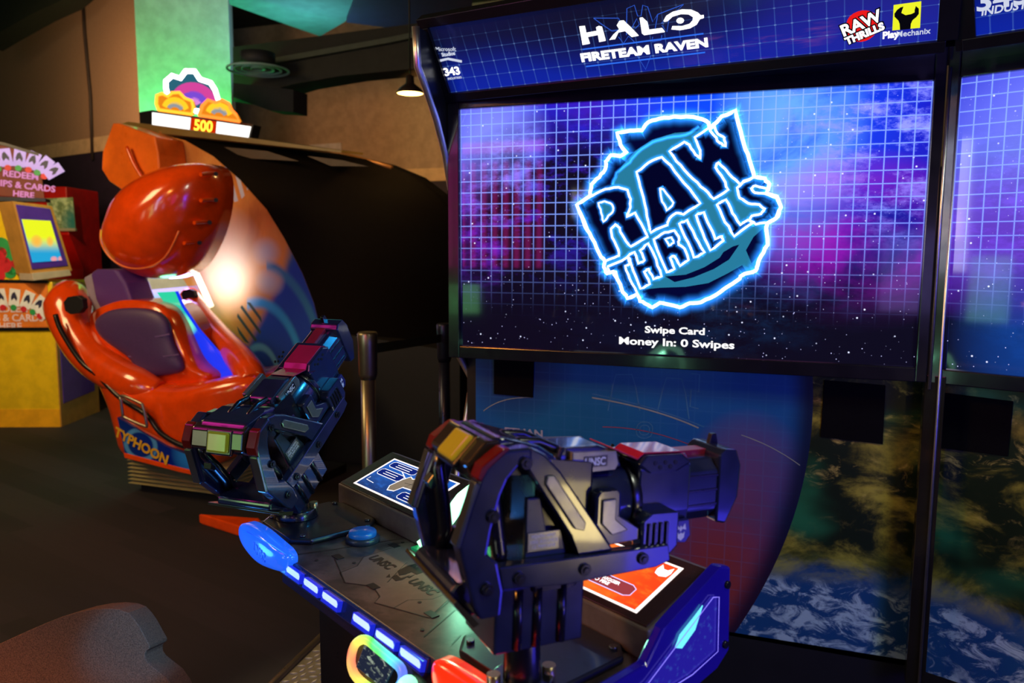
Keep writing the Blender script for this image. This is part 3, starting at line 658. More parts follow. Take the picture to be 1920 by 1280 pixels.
for (xa_, ya_), (xb_, yb_) in (((552, 1063), (576, 1083)), ((585, 1086), (611, 1108)), ((620, 1110), (648, 1134)), ((678, 1152), (709, 1179)), ((721, 1182), (755, 1211)), ((767, 1216), (805, 1246))):
    a0 = PF.px(xa_, ya_)[0]; a1 = PF.px(xb_, yb_)[0]
    q = [(a0, -.007), (a1-.005, -.007), (a1, -.011), (a1, -.017), (a0+.004, -.017), (a0, -.014)]
    pf = Pl(PF.at(0, 0, .0), PF.u, Vector((0, 0, 1)) + PF.n*-.25)
    s_ = MB().plate(pf, [(x, y) for x, y in q], .004, .0135).build('light_segment', LED, con, .001)
    MB().plate(pf, [(a0-.003, -.006), (a1+.002, -.006), (a1+.002, -.024), (a0-.003, -.024)], .004, .0125).build('segment_surround', LEDB, s_)
def corner_lamp(px, back, nm, c, e, es):
    PQ = Pl(PF.at(0, 0, .016), PF.u); q = PQ.pxs(px); m_ = mat(nm, c, .2, emit=e, es=es, coat=.6, bump=.15, bscale=30)
    o = MB().pillow(PQ, q, .014, back, 8, power=.55).build('corner_lamp', m_, con); return o
cl = corner_lamp([(450, 986), (458, 978), (486, 992), (520, 1022), (534, 1034), (541, 1050), (536, 1072), (518, 1068), (488, 1056), (462, 1026), (451, 1004)], .02, 'lamp_blue_acrylic', (.01, .08, .4), (.012, .12, .92), 1.0)
cl['label'] = 'glowing blue corner lamp'
m = MB(); PL0 = Pl(PF.at(0, 0, .0304), PF.u); m.stroke(PL0, PL0.pxs(bez((462, 996), (500, 1014), (540, 1042))), .002, 0); m.build('lamp_seam', mat('lamp_letter_blue', (.01, .06, .5), .3, emit=(.008, .07, .62), es=.8), cl)
PL_ = Pl(PF.at(0, 0, .0302), PF.u); a_, b_ = PL_.px(486, 1036); text('lamp_lettering', 'UNSC', PL_.mat(a_, b_, 0) @ Matrix.Rotation(-.16, 4, 'Z'), .024, MATS['lamp_letter_blue'], cl, bold=.0012, sx=.85, ext=.0012)
cl = corner_lamp([(812, 1246), (818, 1234), (842, 1244), (890, 1276), (940, 1312), (985, 1345), (990, 1400), (940, 1400), (880, 1360), (832, 1318), (812, 1275)], .02, 'lamp_red_acrylic', (.4, .02, .005), (.9, .025, .004), 1.1)
cl['label'] = 'glowing red corner lamp'
point('blue_lamp_spill', D(.08, -.10, ZD-.02), .5, (.05, .3, 1), .03)
# raised centre plate lines, screws and emblem (printed)
ink = mat('deck_ink_black', (.008, .006, .007), .4)
def dz(pts): return PD.pxs([(440+x/3.048, 820+y/3.048) for x, y in pts])
m = MB()
for q in ([(350,670),(570,640),(880,590),(960,580)],[(600,775),(700,735),(735,685),(900,630)],[(570,690),(630,830),(790,850),(830,910),(800,945),(1110,1030),(1270,900)],[(910,975),(990,930),(1130,925),(1240,880)],[(1080,1140),(1260,985)],[(1240,1185),(1290,1130)]):
    m.stroke(PD, dz(q), .0022, .0006)
m.build('deck_seam', ink, con)
pdark = MB().plate(PD, dz([(570,690),(600,775),(700,735),(735,685),(930,610),(1020,600),(1270,880),(1110,1030),(800,945),(830,910),(790,850),(630,830)]), 0, .0005).build('centre_plate', artmat('deck_centre_print', lambda t, vec, u, v: mix(t, .45, deckm(t, vec, u, v), (.17, .12, .12)), 0, .3), con)
m = MB()
for p in ((590,683),(912,618),(792,852),(1125,1012)):
    x, y = dz([p])[0]; m.box(x-.012, x+.012, y-.007, y+.007, .0004, .0014, PD.mat(0, 0, 0))
m.build('corner_mark', ink, con)
for p in ((682,717),(468,703),(960,600),(1057,943),(1072,1100)):
    x, y = dz([p])[0]; MB().cyl(PD.at(x, y, 0), PD.at(x, y, .0012), .0035, n=12).build('screw', ink, con)
for s, p in (('UNSC', (840, 715)), ('UNSC', (1075, 855))):
    x, y = dz([p])[0]; text('deck_lettering', s, PD.mat(x, y, .0008), .030, ink, con, bold=.0012, ext=.0002, sx=.9)
m = MB()
for q in ([(930,765),(985,735),(1060,715),(1075,730),(1020,745),(1100,735),(1095,765),(1040,785),(1010,770),(975,785),(940,790)],[(895,800),(925,785),(950,805),(1000,790),(960,815),(920,822)],[(865,800),(885,780),(890,800)],[(870,830),(985,712),(880,825)],[(985,800),(1030,785),(1000,805)]):
    m.plate(PD, dz(q), 0, .0009)
m.build('winged_emblem', ink, con)
# button
bc = D(.238, .150)
bt = MB().lathe([(.034, 0), (.034, .008), (.031, .012), (.028, .012)], bc).build('button_collar', mat('button_collar', (.02, .03, .05), .3), con)
MB().lathe([(.0275, .008), (.0275, .019), (.025, .022), (.001, .0235)], bc).build('push_button', mat('button_blue', (.01, .10, .34), .3, emit=(.0, .06, .3), es=.35, coat=.4), bt)
# gun base plates
for a0 in (.100, .790):
    q = smooth([(a0-.10, .03), (a0+.095, .03), (a0+.095, .225), (a0-.10, .225)], 0)
    q = [(a0-.10, .06), (a0-.07, .03), (a0+.065, .03), (a0+.095, .06), (a0+.095, .195), (a0+.065, .222), (a0-.07, .222), (a0-.10, .195)]
    if a0 > .5: q = [(x, y) for x, y in q]
    bp = MB().prism([D(x, y, ZD) for x, y in q], (0, 0, .012)).build('gun_base_plate', mat('base_plate_black', (.006, .006, .012), .35, coat=.2, bump=.08, bscale=120), con, .005, 3)
    for sx_ in (-.075, .07):
        for sy_ in (.055, .2):
            MB().cyl(D(a0+sx_, sy_, ZD+.012), D(a0+sx_, sy_, ZD+.016), .006, n=12).build('bolt', mat('bolt_steel', (.12, .12, .14), .25, .9), bp)
# wedge housings with the lit instruction cards
SL = [(.222, ZD+.0), (.222, ZD+.048), (.365, ZD+.098), (.385, ZD+.09), (.385, ZD)]
m_house = mat('housing_taupe', (.12, .10, .09), .4, bump=.08)
def instr(red):
    def fn(t, vec, u, v):
        n = noise(t, vec, 7, 4, .6)
        base = mix(t, v, (.006, .02, .10), (.01, .09, .42)) if not red else mix(t, u.ramp(.2, 1), (.75, .16, .015), (.80, .04, .005))
        c = mix(t, (n.ramp(.45, .7)*.25).cl(), base, (.03, .2, .8) if not red else (1, .3, .02))
        e = (u.lt(.025)+u.gt(.975)+v.lt(.035)+v.gt(.965)).cl()
        return mix(t, e, c, (1, .85, .8))
    return fn
m_ib = artmat('instruction_card_blue', instr(False), 1.5, .2); m_ir = artmat('instruction_card_orange', instr(True), 1.6, .2)
Wc = em('card_white', (1, .95, .95), 1.5); Bc = em('card_navy_box', (.005, .015, .16), 1.2); Gc = em('card_gun_tan', (.22, .17, .12), 1.2)
Oc = em('card_orange_box', (.30, .04, .05), 1.2); Gc2 = em('card_gun_grey', (.20, .18, .15), 1.3)
for (A0, A1, m_i, red) in ((.0, .335, m_ib, False), (.575, .905, m_ir, True)):
    hs = MB().prism([D(A0, b, z) for b, z in SL], DA*(A1-A0)).build('card_housing', m_house, con, .003)
    P0 = D(A0, .222, ZD+.048); PI = Pl(P0, DA, D(A0, .365, ZD+.098)-P0); HL = (D(A0, .365, ZD+.098)-P0).length; WL = A1-A0
    MB().plate(PI, [(.006, .004), (WL-.006, .004), (WL-.006, HL-.004), (.006, HL-.004)], 0, .003).build('card_bezel', mat('card_bezel_brown', (.035, .016, .014), .25, coat=.3), hs, .0015)
    x0, x1, y0, y1 = .045, WL-.035, .017, HL-.02
    MB().plate(PI, [(x0, y0), (x1, y0), (x1, y1), (x0, y1)], .002, .0038, (x0, y0, x1, y1)).build('instruction_card', m_i, hs)
    def C(x, y): return (x0+(x1-x0)*x, y0+(y1-y0)*y)
    def rbox(cx, cy, w_, h_, ms, mf, lab=None):
        q = [C(cx+dx*w_/2, cy+dy*h_/2) for dx, dy in ((-.85, -1), (.85, -1), (1, -.6), (1, .6), (.85, 1), (-.85, 1), (-1, .6), (-1, -.6))]
        b = MB().plate(PI, q, .0038, .0041).build('callout', mf, hs); k = MB(); k.stroke(PI, q, .0016, .0044, True); k.build('callout_outline', ms, b)
        if not lab:
            kk = MB(); [kk.stroke(PI, [C(cx-w_*.28, cy+dy), C(cx+w_*.28, cy+dy)], .0018, .0044) for dy in (.03, -.03)]; kk.build('callout_dashes', Wc, b)
        if lab: text('callout_text', lab, PI.mat(*C(cx, cy), .0044), h_*(y1-y0)*.36, Wc, b, bold=.0003, ext=.0001, sx=1.1)
    gunp = [(.40,.30),(.44,.18),(.52,.22),(.55,.38),(.68,.40),(.72,.50),(.95,.60),(.97,.70),(.80,.74),(.74,.68),(.66,.78),(.60,.74),(.52,.66),(.47,.70),(.43,.55)]
    if red: gunp = [(x*.9-.05, y*.7+.34) for x, y in gunp]; gunp = [(x, y) for x, y in gunp]
    q = [C(*p) for p in gunp]
    gp = MB().plate(PI, q, .0038, .0040).build('card_drawing', Gc2 if red else Gc, hs); k = MB(); k.stroke(PI, q, .0022 if red else .0028, .0043, True); k.build('drawing_outline', em('card_gold_line', (1, .45, .03), 1.6) if red else Wc, gp)
    k = MB(); [k.stroke(PI, [C(a_, b_) for a_, b_ in s__], .0012, .0042) for s__ in (([(.5,.5),(.6,.52),(.66,.62)],[(.56,.4),(.6,.6)],[(.7,.52),(.9,.64)]) if not red else ([(.40,.70),(.56,.72)],[(.46,.64),(.5,.78)],[(.6,.72),(.76,.78)]))]; k.build('drawing_line', em('card_dark_line', (.02, .02, .02), 1), gp)
    if not red:
        rbox(.27, .83, .40, .18, Wc, Bc, None); rbox(.24, .55, .36, .19, Wc, Bc, None); rbox(.80, .20, .36, .20, Wc, Bc, None)
        k = MB(); k.stroke(PI, [C(.3, .74), C(.45, .60)], .002, .0042); k.stroke(PI, [C(.07, .32), C(.07, .22), C(.2, .2)], .0015, .0042); k.build('callout_lead', Wc, hs)
    else:
        rbox(.62, .28, .50, .22, em('card_lilac', (.6, .55, 1), 1.5), Oc, 'PULL TRIGGER\nTO FIRE')
        k = MB().plate(PI, [C(*p) for p in ((.86,.82),(.87,.93),(.90,.86),(.93,.86),(.955,.93),(.965,.82),(.955,.74),(.91,.71),(.87,.74))], .0038, .0042).build('card_mark', Wc, hs)
hs_end = Pl(D(DL+.01, 0, 0), DB, (0, 0, 1))     # right end face, faces +a
ep = [(-.01, ZD-.06), (-.012, ZD+.0), (.20, ZD+.012), (.235, ZD+.052), (.37, ZD+.108), (.395, ZD+.10), (.40, ZD-.035), (.37, ZD-.055), (.12, ZD-.10)]
pe = MB().prism([hs_end.at(x, y, -.004) for x, y in ep], DA*.018).build('end_light_panel', mat('end_panel_violet', (.01, .005, .16), .2, emit=(.010, .003, .42), es=.22, coat=.6), con, .004)
q = [(.05, ZD-.045), (.20, ZD-.012), (.345, ZD+.068), (.36, ZD+.064), (.362, ZD-.022), (.30, ZD-.036)]
MB().prism([hs_end.at(x, y, .013) for x, y in q], DA*.0025).build('end_panel_window', artmat('end_window_blue', lambda t, vec, u, v: (lambda ob: mix(t, noise(t, ob, 90, 3, .6).ramp(.55, .7), (.035, .02, .75), (.06, .12, .95)))(t.nodes['Texture Coordinate'].outputs['Object']), .4, .2), pe, .001)
k = MB(); k.stroke(Pl(D(DL+.026, 0, 0), DB), q, .002, .0026, True); k.build('end_panel_line', em('lit_violet_line', (.25, .2, 1), 1.2), pe)
MB().prism([hs_end.at(x, y, .0158) for x, y in ((.26, ZD+.018), (.275, ZD+.012), (.305, ZD+.030), (.322, ZD+.062), (.305, ZD+.052), (.27, ZD+.034))], DA*.0015).build('end_panel_led', em('lit_aqua', (.15, .75, .95), 1.3), pe)
for p in ((.02, ZD-.03), (.385, ZD+.075), (.385, ZD-.02), (.15, ZD-.08)):
    MB().cyl(hs_end.at(*p, .012), hs_end.at(*p, .018), .006, n=12).build('bolt', BLACK, pe)
# pedestal below
MB().prism([D(a, b, 0) for a, b in ((.22, .06), (.74, .06), (.74, .34), (.22, .34))], (0, 0, ZD-.065)).build('pedestal', mat('pedestal_black', (.006, .006, .007), .3), con, .004)
# lit curved handle between the housings
LT = mat('tube_green_white', (.7, 1, .8), .2, emit=(.35, 1, .55), es=2.6)
gt = MB().tube([D(.350, .214, ZD+.004), D(.360, .235, ZD+.02), D(.372, .26, ZD+.055), D(.395, .28, ZD+.098), D(.435, .286, ZD+.13), D(.48, .286, ZD+.136), D(.53, .282, ZD+.115), D(.56, .27, ZD+.06), D(.565, .25, ZD+.0)], .0145, 16).build('lit_grab_tube', LT, con)
gt['label'] = 'curved white-green glowing tube between the two cards'
MB().prism([D(a, b, ZD) for a, b in ((.338, .198), (.572, .198), (.572, .38), (.338, .38))], (0, 0, .006)).build('tube_tray', mat('tray_green', (.02, .20, .08), .25, emit=(0, .35, .12), es=.35), con, .001)
point('tube_spill', D(.46, .23, ZD+.10), .5, (.3, 1, .6), .02)

# ---- player platform
pf_ = thing('floor_platform', 'diamond-plate metal player platform with tube edge under the gun console', 'platform', (-.6, -.7, 0))
e0 = hit(520, 1275, (0, 0, 1), .16); e1 = hit(652, 1146, (0, 0, 1), .16)
ed = (e1-e0).normalized(); ex = Vector((ed.y, -ed.x, 0))
E0, E1 = e0-ed*.9, e1+ed*.12
MB().prism([E0, E1, E1+ex*.75, E0+ex*.75], (0, 0, -.16)).build('platform_deck', mat('tread_metal', (.20, .165, .10), .4, .6, bump=.1), pf_, .003)
TM = mat('tread_bar_metal', (.75, .66, .50), .35, .7)
for i in range(30):
    for j in range(9):
        c = E0+ed*(.50+i*.025)+ex*(.03+j*.036+(.018 if i % 2 else 0)); c.z = .16
        if len([1 for _ in [0]]) and i*9+j < 9999:
            dd = (ed*(1 if (i+j) % 2 else .35)+ex*(.35 if (i+j) % 2 else 1)).normalized()*.0125; pp = Vector((-dd.y, dd.x, 0)).normalized()*.004
            if i == 0 and j == 0: tmb = MB()
            tmb.prism([c-dd, c+pp, c+dd, c-pp], (0, 0, .0025))
tr = tmb.build('tread_bars', TM, pf_); tr['kind'] = 'stuff'
MB().cyl(E0+Vector((0, 0, .003)), E1+Vector((0, 0, .003)), .013, n=16).build('edge_tube', mat('tube_bronze', (.22, .17, .10), .3, .8), pf_)
MB().cyl(E1+ex*.0+Vector((0, 0, .003)), E1+ex*.75+Vector((0, 0, .003)), .013, n=16).build('edge_tube', MATS['tube_bronze'], pf_)

# ---- card reader with rainbow ring under the light bar
PRD = Pl(D(.40, -.035, ZD-.05), DA, Vector((0, 0, 1))*.94 - Vector((DB.x, DB.y, 0))*-.34)
cr = thing('card_reader', 'card swipe reader with small screen in a glowing rainbow frame under the light bar', 'card reader', PRD.at(.08, -.08, -.03))
q0 = [(668,1198),(688,1188),(716,1208),(756,1240),(800,1275),(812,1300),(780,1335),(700,1330),(655,1270),(655,1235),(662,1205)]
Q0 = PRD.pxs(q0)
MB().plate(PRD, smooth(Q0, 1), -.05, .0).build('reader_body', mat('reader_black', (.008, .008, .01), .25), cr, .003)
def rainbow(t, vec, u, v):
    ob = t.nodes['Texture Coordinate'].outputs['Object']; x = t.nodes.new('ShaderNodeSeparateXYZ'); t.links.new(ob, x.inputs[0])
    ph = (S(t, x.outputs[0])*7+S(t, x.outputs[1])*-3+S(t, x.outputs[2])*6)
    c = t.nodes.new('ShaderNodeCombineColor'); c.mode = 'HSV'; t.links.new(((ph*.42)+noise(t, ob, 9, 2, .5)*1.0+.1).fr().k, c.inputs[0]); c.inputs[1].default_value = .86; c.inputs[2].default_value = 1
    return S(t, c.outputs[0])
m_rain = artmat('rainbow_led_ring', rainbow, 1.15, .3)
m = MB(); ring = smooth(PRD.pxs([(664,1222),(672,1203),(690,1196),(712,1215),(738,1236),(762,1256),(756,1290),(718,1305),(672,1272),(662,1246)]), 2)
m.tube([PRD.at(x, y, .004) for x, y in ring], .0072, 12, True).build('led_ring', m_rain, cr)
sq = PRD.pxs([(687, 1207), (744, 1246), (722, 1290), (671, 1250)])
rs = MB().plate(PRD, sq, 0, .004, (sq[0][0], sq[2][1], sq[1][0], sq[0][1])).build('reader_screen', artmat('reader_display', lambda t, vec, u, v: mix(t, noise(t, vec, 5, 4, .6, 1).ramp(.52, .68), (.008, .015, .035), (.35, .42, .32)), 1.1, .1), cr, .001)
gq = PRD.pxs([(762, 1258), (788, 1276), (776, 1320), (748, 1304)])
MB().pillow(PRD, gq, .02, .0).build('swipe_slot_glow', mat('slot_green_white', (.5, 1, .8), .3, emit=(.25, 1, .6), es=1.3), cr)

# ================================================================== TOY GUNS
m_plate = mat('gun_plaque_grey', (.22, .22, .20), .25, .6, bump=.05)
m_red = mat('gun_red_cap', (.16, .005, .004), .25, coat=.4)
m_clear = mat('gun_clear_strip', (.30, .34, .32), .16, .9)
m_disp = mat('gun_display_amber', (.35, .22, .01), .12, emit=(.30, .18, .01), es=.55, coat=.6)
m_led = mat('gun_display_green', (.2, .25, .01), .15, emit=(.13, .16, .01), es=.4, coat=.6)
m_bolt = mat('gun_bolt', (.03, .03, .045), .25, .7)
m_ink = mat('gun_print_white', (.55, .55, .62), .5, emit=(.4, .4, .55), es=.15)
def poly(pts, y0, y1): return MB().prism([(x, y0, z) for x, z in pts], (0, y1-y0, 0))
def gun(M, label, disp_m, pitch, A):
    g = thing('mounted_toy_gun', label, 'toy gun', M=M, group='toy guns mounted on the console')
    def B(mb, n, m, bev=.002, par=g, sg=2): return mb.build(n, m, par, bev, sg, local=True)
    CH = [(-.070,.257),(-.106,.256),(-.130,.238),(-.146,.192),(-.158,.152),(-.153,.132),(-.138,.078),(-.130,.062),(-.102,.062),(-.100,.092),(-.108,.125),(-.122,.138),(-.118,.165),(-.108,.204),(-.100,.222),(-.085,.238),(-.070,.240)]
    for s in (1, -1):
        wo = .017 if s > 0 else 0; ya, yb = s*(.052+wo), s*(.076+wo)
        ck = B(poly(CH, ya, yb), 'side_frame', GUNM, .004, sg=3)
        B(poly([(-.098,.258),(-.108,.2590),(-.1335,.241),(-.139,.226),(-.134,.222),(-.126,.236),(-.106,.252)], s*(.056+wo), s*(.0775+wo)), 'red_cap', m_red, .002, ck)
        B(poly([(-.1405,.223),(-.150,.190),(-.1625,.152),(-.157,.148),(-.145,.188),(-.135,.220)], s*(.060+wo), s*(.077+wo)), 'clear_strip', m_clear, .0015, ck)
        B(poly([(-.103,.094),(-.108,.121),(.012,.119),(.130,.118),(.134,.096),(.112,.090),(-.019,.087)], s*.060, s*.0765), 'side_rail', GUNM, .002)
        st_ = B(poly([(-.073,.258),(-.052,.247),(-.030,.225),(.050,.119),(.0,.119),(-.010,.142),(-.074,.232)], s*.055, s*.073), 'diagonal_strut', GUNM, .003)
        B(poly([(-.050,.222),(-.040,.222),(.006,.160),(.004,.150),(-.010,.154),(-.052,.212)], s*.073, s*.0765), 'strut_inset', m_plate, .002, st_)
        for (x, z) in ((-.082,.105),(.006,.103),(.090,.105),(-.118,.182),(-.122,.098),(-.079,.240)):
            bo = B(MB().cyl((x, s*.076, z), (x, s*.0805, z), .0075, n=18).cyl((x, s*.0805, z), (x, s*.0825, z), .0045, n=6), 'bolt', m_bolt, .001)
        # spade grips
        go = .012 if s > 0 else 0; gx = 0 if s > 0 else .028
        B(MB().tube([(-.128+gx, s*(.050+go), .228), (-.134+gx, s*(.046+go), .205), (-.128+gx, s*(.044+go), .165), (-.122+gx, s*(.046+go), .125), (-.126+gx, s*(.050+go), .100)], .010, 14, radii=[.007, .009, .010, .010, .008]), 'spade_grip', GUND, 0)
    B(poly([(-.150,.205),(-.158,.195),(-.152,.185),(-.146,.19)], .030, .048), 'thumb_trigger', GUND, .001)
    tb = B(poly([(-.142,.236),(-.118,.262),(-.100,.262),(-.088,.238),(-.104,.218),(-.130,.212)], -.052, .069), 'top_bridge', mat('gun_bridge_dark', (.03, .02, .015), .2, coat=.6), .004, sg=3)
    Md = Matrix.Translation((-.132, .002, .246)) @ Matrix.Rotation(math.radians(-47), 4, 'Y')
    dp = B(MB().box(-.019, .019, -.024, .024, -.004, .0075, Md), 'ammo_display', disp_m, .004, tb, 3)
    B(MB().box(-.0235, .0235, -.030, .030, -.006, .002, Md), 'display_bezel', GUND, .003, tb)
    B(poly([(-.152,.100),(-.160,.090),(-.134,.058),(-.102,.062),(-.104,.098)], -.056, .072), 'bottom_block', GUNM, .004)
    B(poly([(-.160,.091),(-.163,.087),(-.138,.055),(-.130,.058)], -.078, .095), 'rear_lip', mat('gun_lip_gold', (.10, .08, .03), .2, .6), .001)
    B(poly([(-.120,.256),(-.100,.266),(-.045,.250),(-.020,.234),(-.030,.214),(-.100,.218)], -.050, .058), 'rear_hood', GUNM, .006, sg=3)
    bc_ = B(poly([(-.050,.070),(-.050,.225),(-.040,.236),(.030,.225),(.030,.090),(.010,.070)], -.050, .042), 'receiver', GUND, .004)
    for s in (1, -1):
        B(poly([(-.066,.110),(-.066,.192),(-.048,.192),(-.038,.150),(-.018,.150),(-.010,.120),(-.014,.108)], s*.050, s*.058), 'receiver_panel', mat('gun_panel_blue', (.02, .035, .06), .3, coat=.3), .002, bc_)
    lp = B(MB().box(-.064, -.021, -.0600, -.0580, .1265, .150), 'spec_plate', m_plate, .0008)
    for i, s in enumerate(('M247H HMG', '1000 ROUNDS', '12.7MM HVE')):
        text('plate_lettering', s, Matrix(((1, 0, 0, -.0425), (0, 0, -1, -.0602), (0, 1, 0, .1445-.0062*i), (0, 0, 0, 1))), .0066, m_ink, lp, ext=.0001, local=True, sx=.9)
    # ribs behind the receiver
    cy = B(MB().cyl((-.022, 0, .165), (.106, 0, .165), .050, n=40), 'main_cylinder', GUNM, .003)
    for x in (-.004, .090): B(MB().cyl((x, 0, .165), (x+.014, 0, .165), .054, n=40), 'cylinder_band', GUND, .002, cy)
    tc_ = B(poly([(-.024,.212),(-.010,.243),(.044,.243),(.074,.232),(.080,.212)], -.036, .018), 'top_cover', GUNM, .004, sg=3)
    for s in (1, -1):
        B(poly([(.000,.212),(.000,.239),(.066,.236),(.070,.220),(.066,.212)], s*.036, s*.0445), 'cover_plaque', m_plate, .002, tc_)
        B(MB().box(.018, .052, s*.0445 if s > 0 else -.0452, s*.0452 if s > 0 else -.0445, .218, .232), 'plaque_inset', GUND, 0, tc_)
    text('plaque_lettering', 'UNSC', Matrix(((1, 0, 0, .034), (0, 0, -1, -.0453), (0, 1, 0, .2245), (0, 0, 0, 1))), .0135, m_ink, tc_, ext=.0001, bold=.0003, local=True, sx=.85)
    for s in (.022, -.022):
        B(MB().tube([(-.085, s, .246), (-.062, s, .252), (-.035, s, .250), (-.010, s, .240), (.0, s, .232)], .0055, 10), 'cover_tube', GUND, 0)
    # shroud
    so = [(y, z) for y, z in ((-.036, .222), (.028, .222), (.048, .205), (.048, .150), (.040, .112), (-.040, .112), (-.048, .150), (-.048, .210))]
    sh = B(MB().prism([(.100, y, z) for y, z in so], (.082, 0, 0)), 'barrel_shroud', GUNM, .003)
    tp = B(poly([(.096,.216),(.108,.228),(.166,.226),(.182,.214),(.160,.204),(.112,.204)], -.050, .016), 'shroud_top', GUNM, .003)
    B(poly([(.060,.2385),(.098,.2215),(.108,.2285),(.166,.2265),(.178,.2165),(.178,.218),(.167,.2285),(.108,.2305),(.098,.2235),(.060,.2405)], -.044, .012), 'red_reflection_strip', mat('gun_reflection_crimson', (.42, .012, .06), .22, 0, coat=.7), .0005, tp)  # crimson colour paints a red reflection onto the shroud top
    for (x, z) in ((.122,.217),(.138,.217),(.154,.216),(.130,.211),(.146,.211)):
        for s in (1, -1): B(MB().cyl((x, s*.0495, z), (x, s*.0512, z), .0028, n=10), 'vent_hole', BLACKM, 0, tp)
    for s in (1, -1):
        B(poly([(.092,.108),(.092,.150),(.104,.158),(.150,.156),(.150,.112),(.132,.096)], s*.048, s*.070), 'lower_shroud', GUNM, .003)
        for k in range(4): B(MB().box(.100+k*.009, .1045+k*.009, s*.070-.003, s*.070+.003, .108, .146), 'vent_rib', GUND, .001)
        B(poly([(.152,.110),(.150,.138),(.180,.138),(.184,.116),(.176,.106)], s*.046, s*.053), 'badge_plate', mat('gun_badge_navy', (.02, .02, .12), .3, coat=.4), .002)
    k = MB(); 
    for q in ([(.160,.133),(.158,.124),(.164,.126),(.166,.122),(.169,.126),(.175,.124),(.173,.133),(.1685,.127),(.1665,.131),(.1645,.127)], [(.161,.122),(.164,.119),(.167,.121),(.170,.119),(.173,.122),(.172,.114),(.167,.110),(.162,.114)]):
        k.prism([(x, -.0531, z) for x, z in q], (0, -.0003, 0))
    B(k, 'badge_emblem', m_ink, 0)
    bo = [(-.026, .212), (.026, .212), (.040, .196), (.040, .142), (.026, .126), (-.026, .126), (-.040, .142), (-.040, .196)]
    br = B(MB().prism([(.180, y, z) for y, z in bo], (.060, 0, 0)), 'barrel', GUNM, .003)
    for z in (.150, .170, .190):
        for s in (1, -1): B(MB().box(.184, .236, s*.0405-.001, s*.0405+.001, z-.0012, z+.0012), 'barrel_groove', GUND, 0, br)
    for z in (.203,): B(MB().box(.182, .238, -.012, .012, .211, .219), 'top_rail', mat('gun_rail_reflection_red', (.25, .01, .03), .3), .001)  # rail coloured red to imitate the reflection along the barrel top
    B(poly([(.234,.218),(.244,.225),(.264,.223),(.273,.200),(.271,.157),(.251,.120),(.234,.124)], -.043, .028), 'muzzle_block', GUNM, .003)
    for yy, zz in ((-.016, .19), (.016, .19), (0, .16)): B(MB().cyl((.268, yy, zz), (.276, yy, zz), .010, .009, n=16), 'muzzle_bore', BLACKM, 0)
    B(poly([(.246,.222),(.250,.238),(.258,.238),(.262,.222)], -.006, .002), 'front_sight', GUND, .001)
    # side loop handle
    for s in (1, -1):
        B(poly([(.026,.186),(.030,.192),(.060,.192),(.064,.186),(.064,.158),(.098,.136),(.098,.124),(.046,.122),(.026,.150)], s*.048, s*.064), 'loop_handle', GUNM, .004, sg=3)
        B(poly([(.034,.182),(.054,.182),(.054,.156),(.074,.140),(.050,.136),(.034,.152)], s*.064, s*.067), 'handle_inset', m_plate, .002)
    # box below
    bx_ = B(MB().box(-.096, .026, -.046, .046, -.002, .080), 'motor_box', GUNM, .003)
    for x in (-.066, -.040, -.006):
        for s in (1, -1): B(MB().cyl((x, s*.046, .002), (x, s*.046, .076), .006, n=12), 'box_rib', GUND, 0, bx_)
    # yoke down to the base (stays upright)
    N = Matrix.Translation(A) @ Matrix.Rotation(math.atan2(M[1][0], M[0][0]), 4, 'Z')
    pv = M @ Vector((-.035, 0, .0)); base = pv.copy(); base.z = ZD+.012
    top = pv.z+.01
    mb = MB().cyl((pv.x, pv.y, ZD+.012), (pv.x, pv.y, top), .026, .022, n=24).cyl((pv.x, pv.y, ZD+.012), (pv.x, pv.y, ZD+.030), .045, .040, n=28)
    mb.build('swivel_post', GUND, g, .002)
    for q in ((.03, .02), (-.03, -.025)):
        MB().cyl((pv.x+q[0], pv.y+q[1], ZD+.012), (pv.x+q[0], pv.y+q[1], ZD+.04), .009, n=12).build('post_bolt', mat('post_bolt_steel', (.4, .3, .15), .3, .9), g)
    return g
def pose(A, h, p, roll=0):
    return Matrix.Translation(A) @ Matrix.Rotation(math.radians(h), 4, 'Z') @ Matrix.Rotation(math.radians(-p), 4, 'Y') @ Matrix.Rotation(math.radians(roll), 4, 'X')
A2_ = Vector((.070, -1.571, 1.071)); A1_ = Vector((-.616, -1.103, 1.072))
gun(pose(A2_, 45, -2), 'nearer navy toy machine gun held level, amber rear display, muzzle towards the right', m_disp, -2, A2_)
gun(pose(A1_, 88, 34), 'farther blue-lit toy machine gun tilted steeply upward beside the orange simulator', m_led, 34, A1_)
# ================================================================== MOTION SIMULATOR (orange seat pod, arched canopy)
ORG = mat('fibreglass_orange', (.88, .075, .002), .18, coat=.6, spec=.7)
ORD = mat('panel_orange', (.95, .17, .01), .3, coat=.3)
PUR = mat('vinyl_purple', (.11, .045, .24), .42, bump=.15, bscale=150)
PUR2 = mat('vinyl_purple_dark', (.075, .035, .13), .5, bump=.15, bscale=150)
YS = 1.20
sim = thing('motion_simulator', 'orange motion ride pod with purple seat under a black arched canopy', 'ride simulator', (-3.1, 1.9, 0))
def V(y): return Pl((0, y, 0), (1, 0, 0))
PV = V(YS)
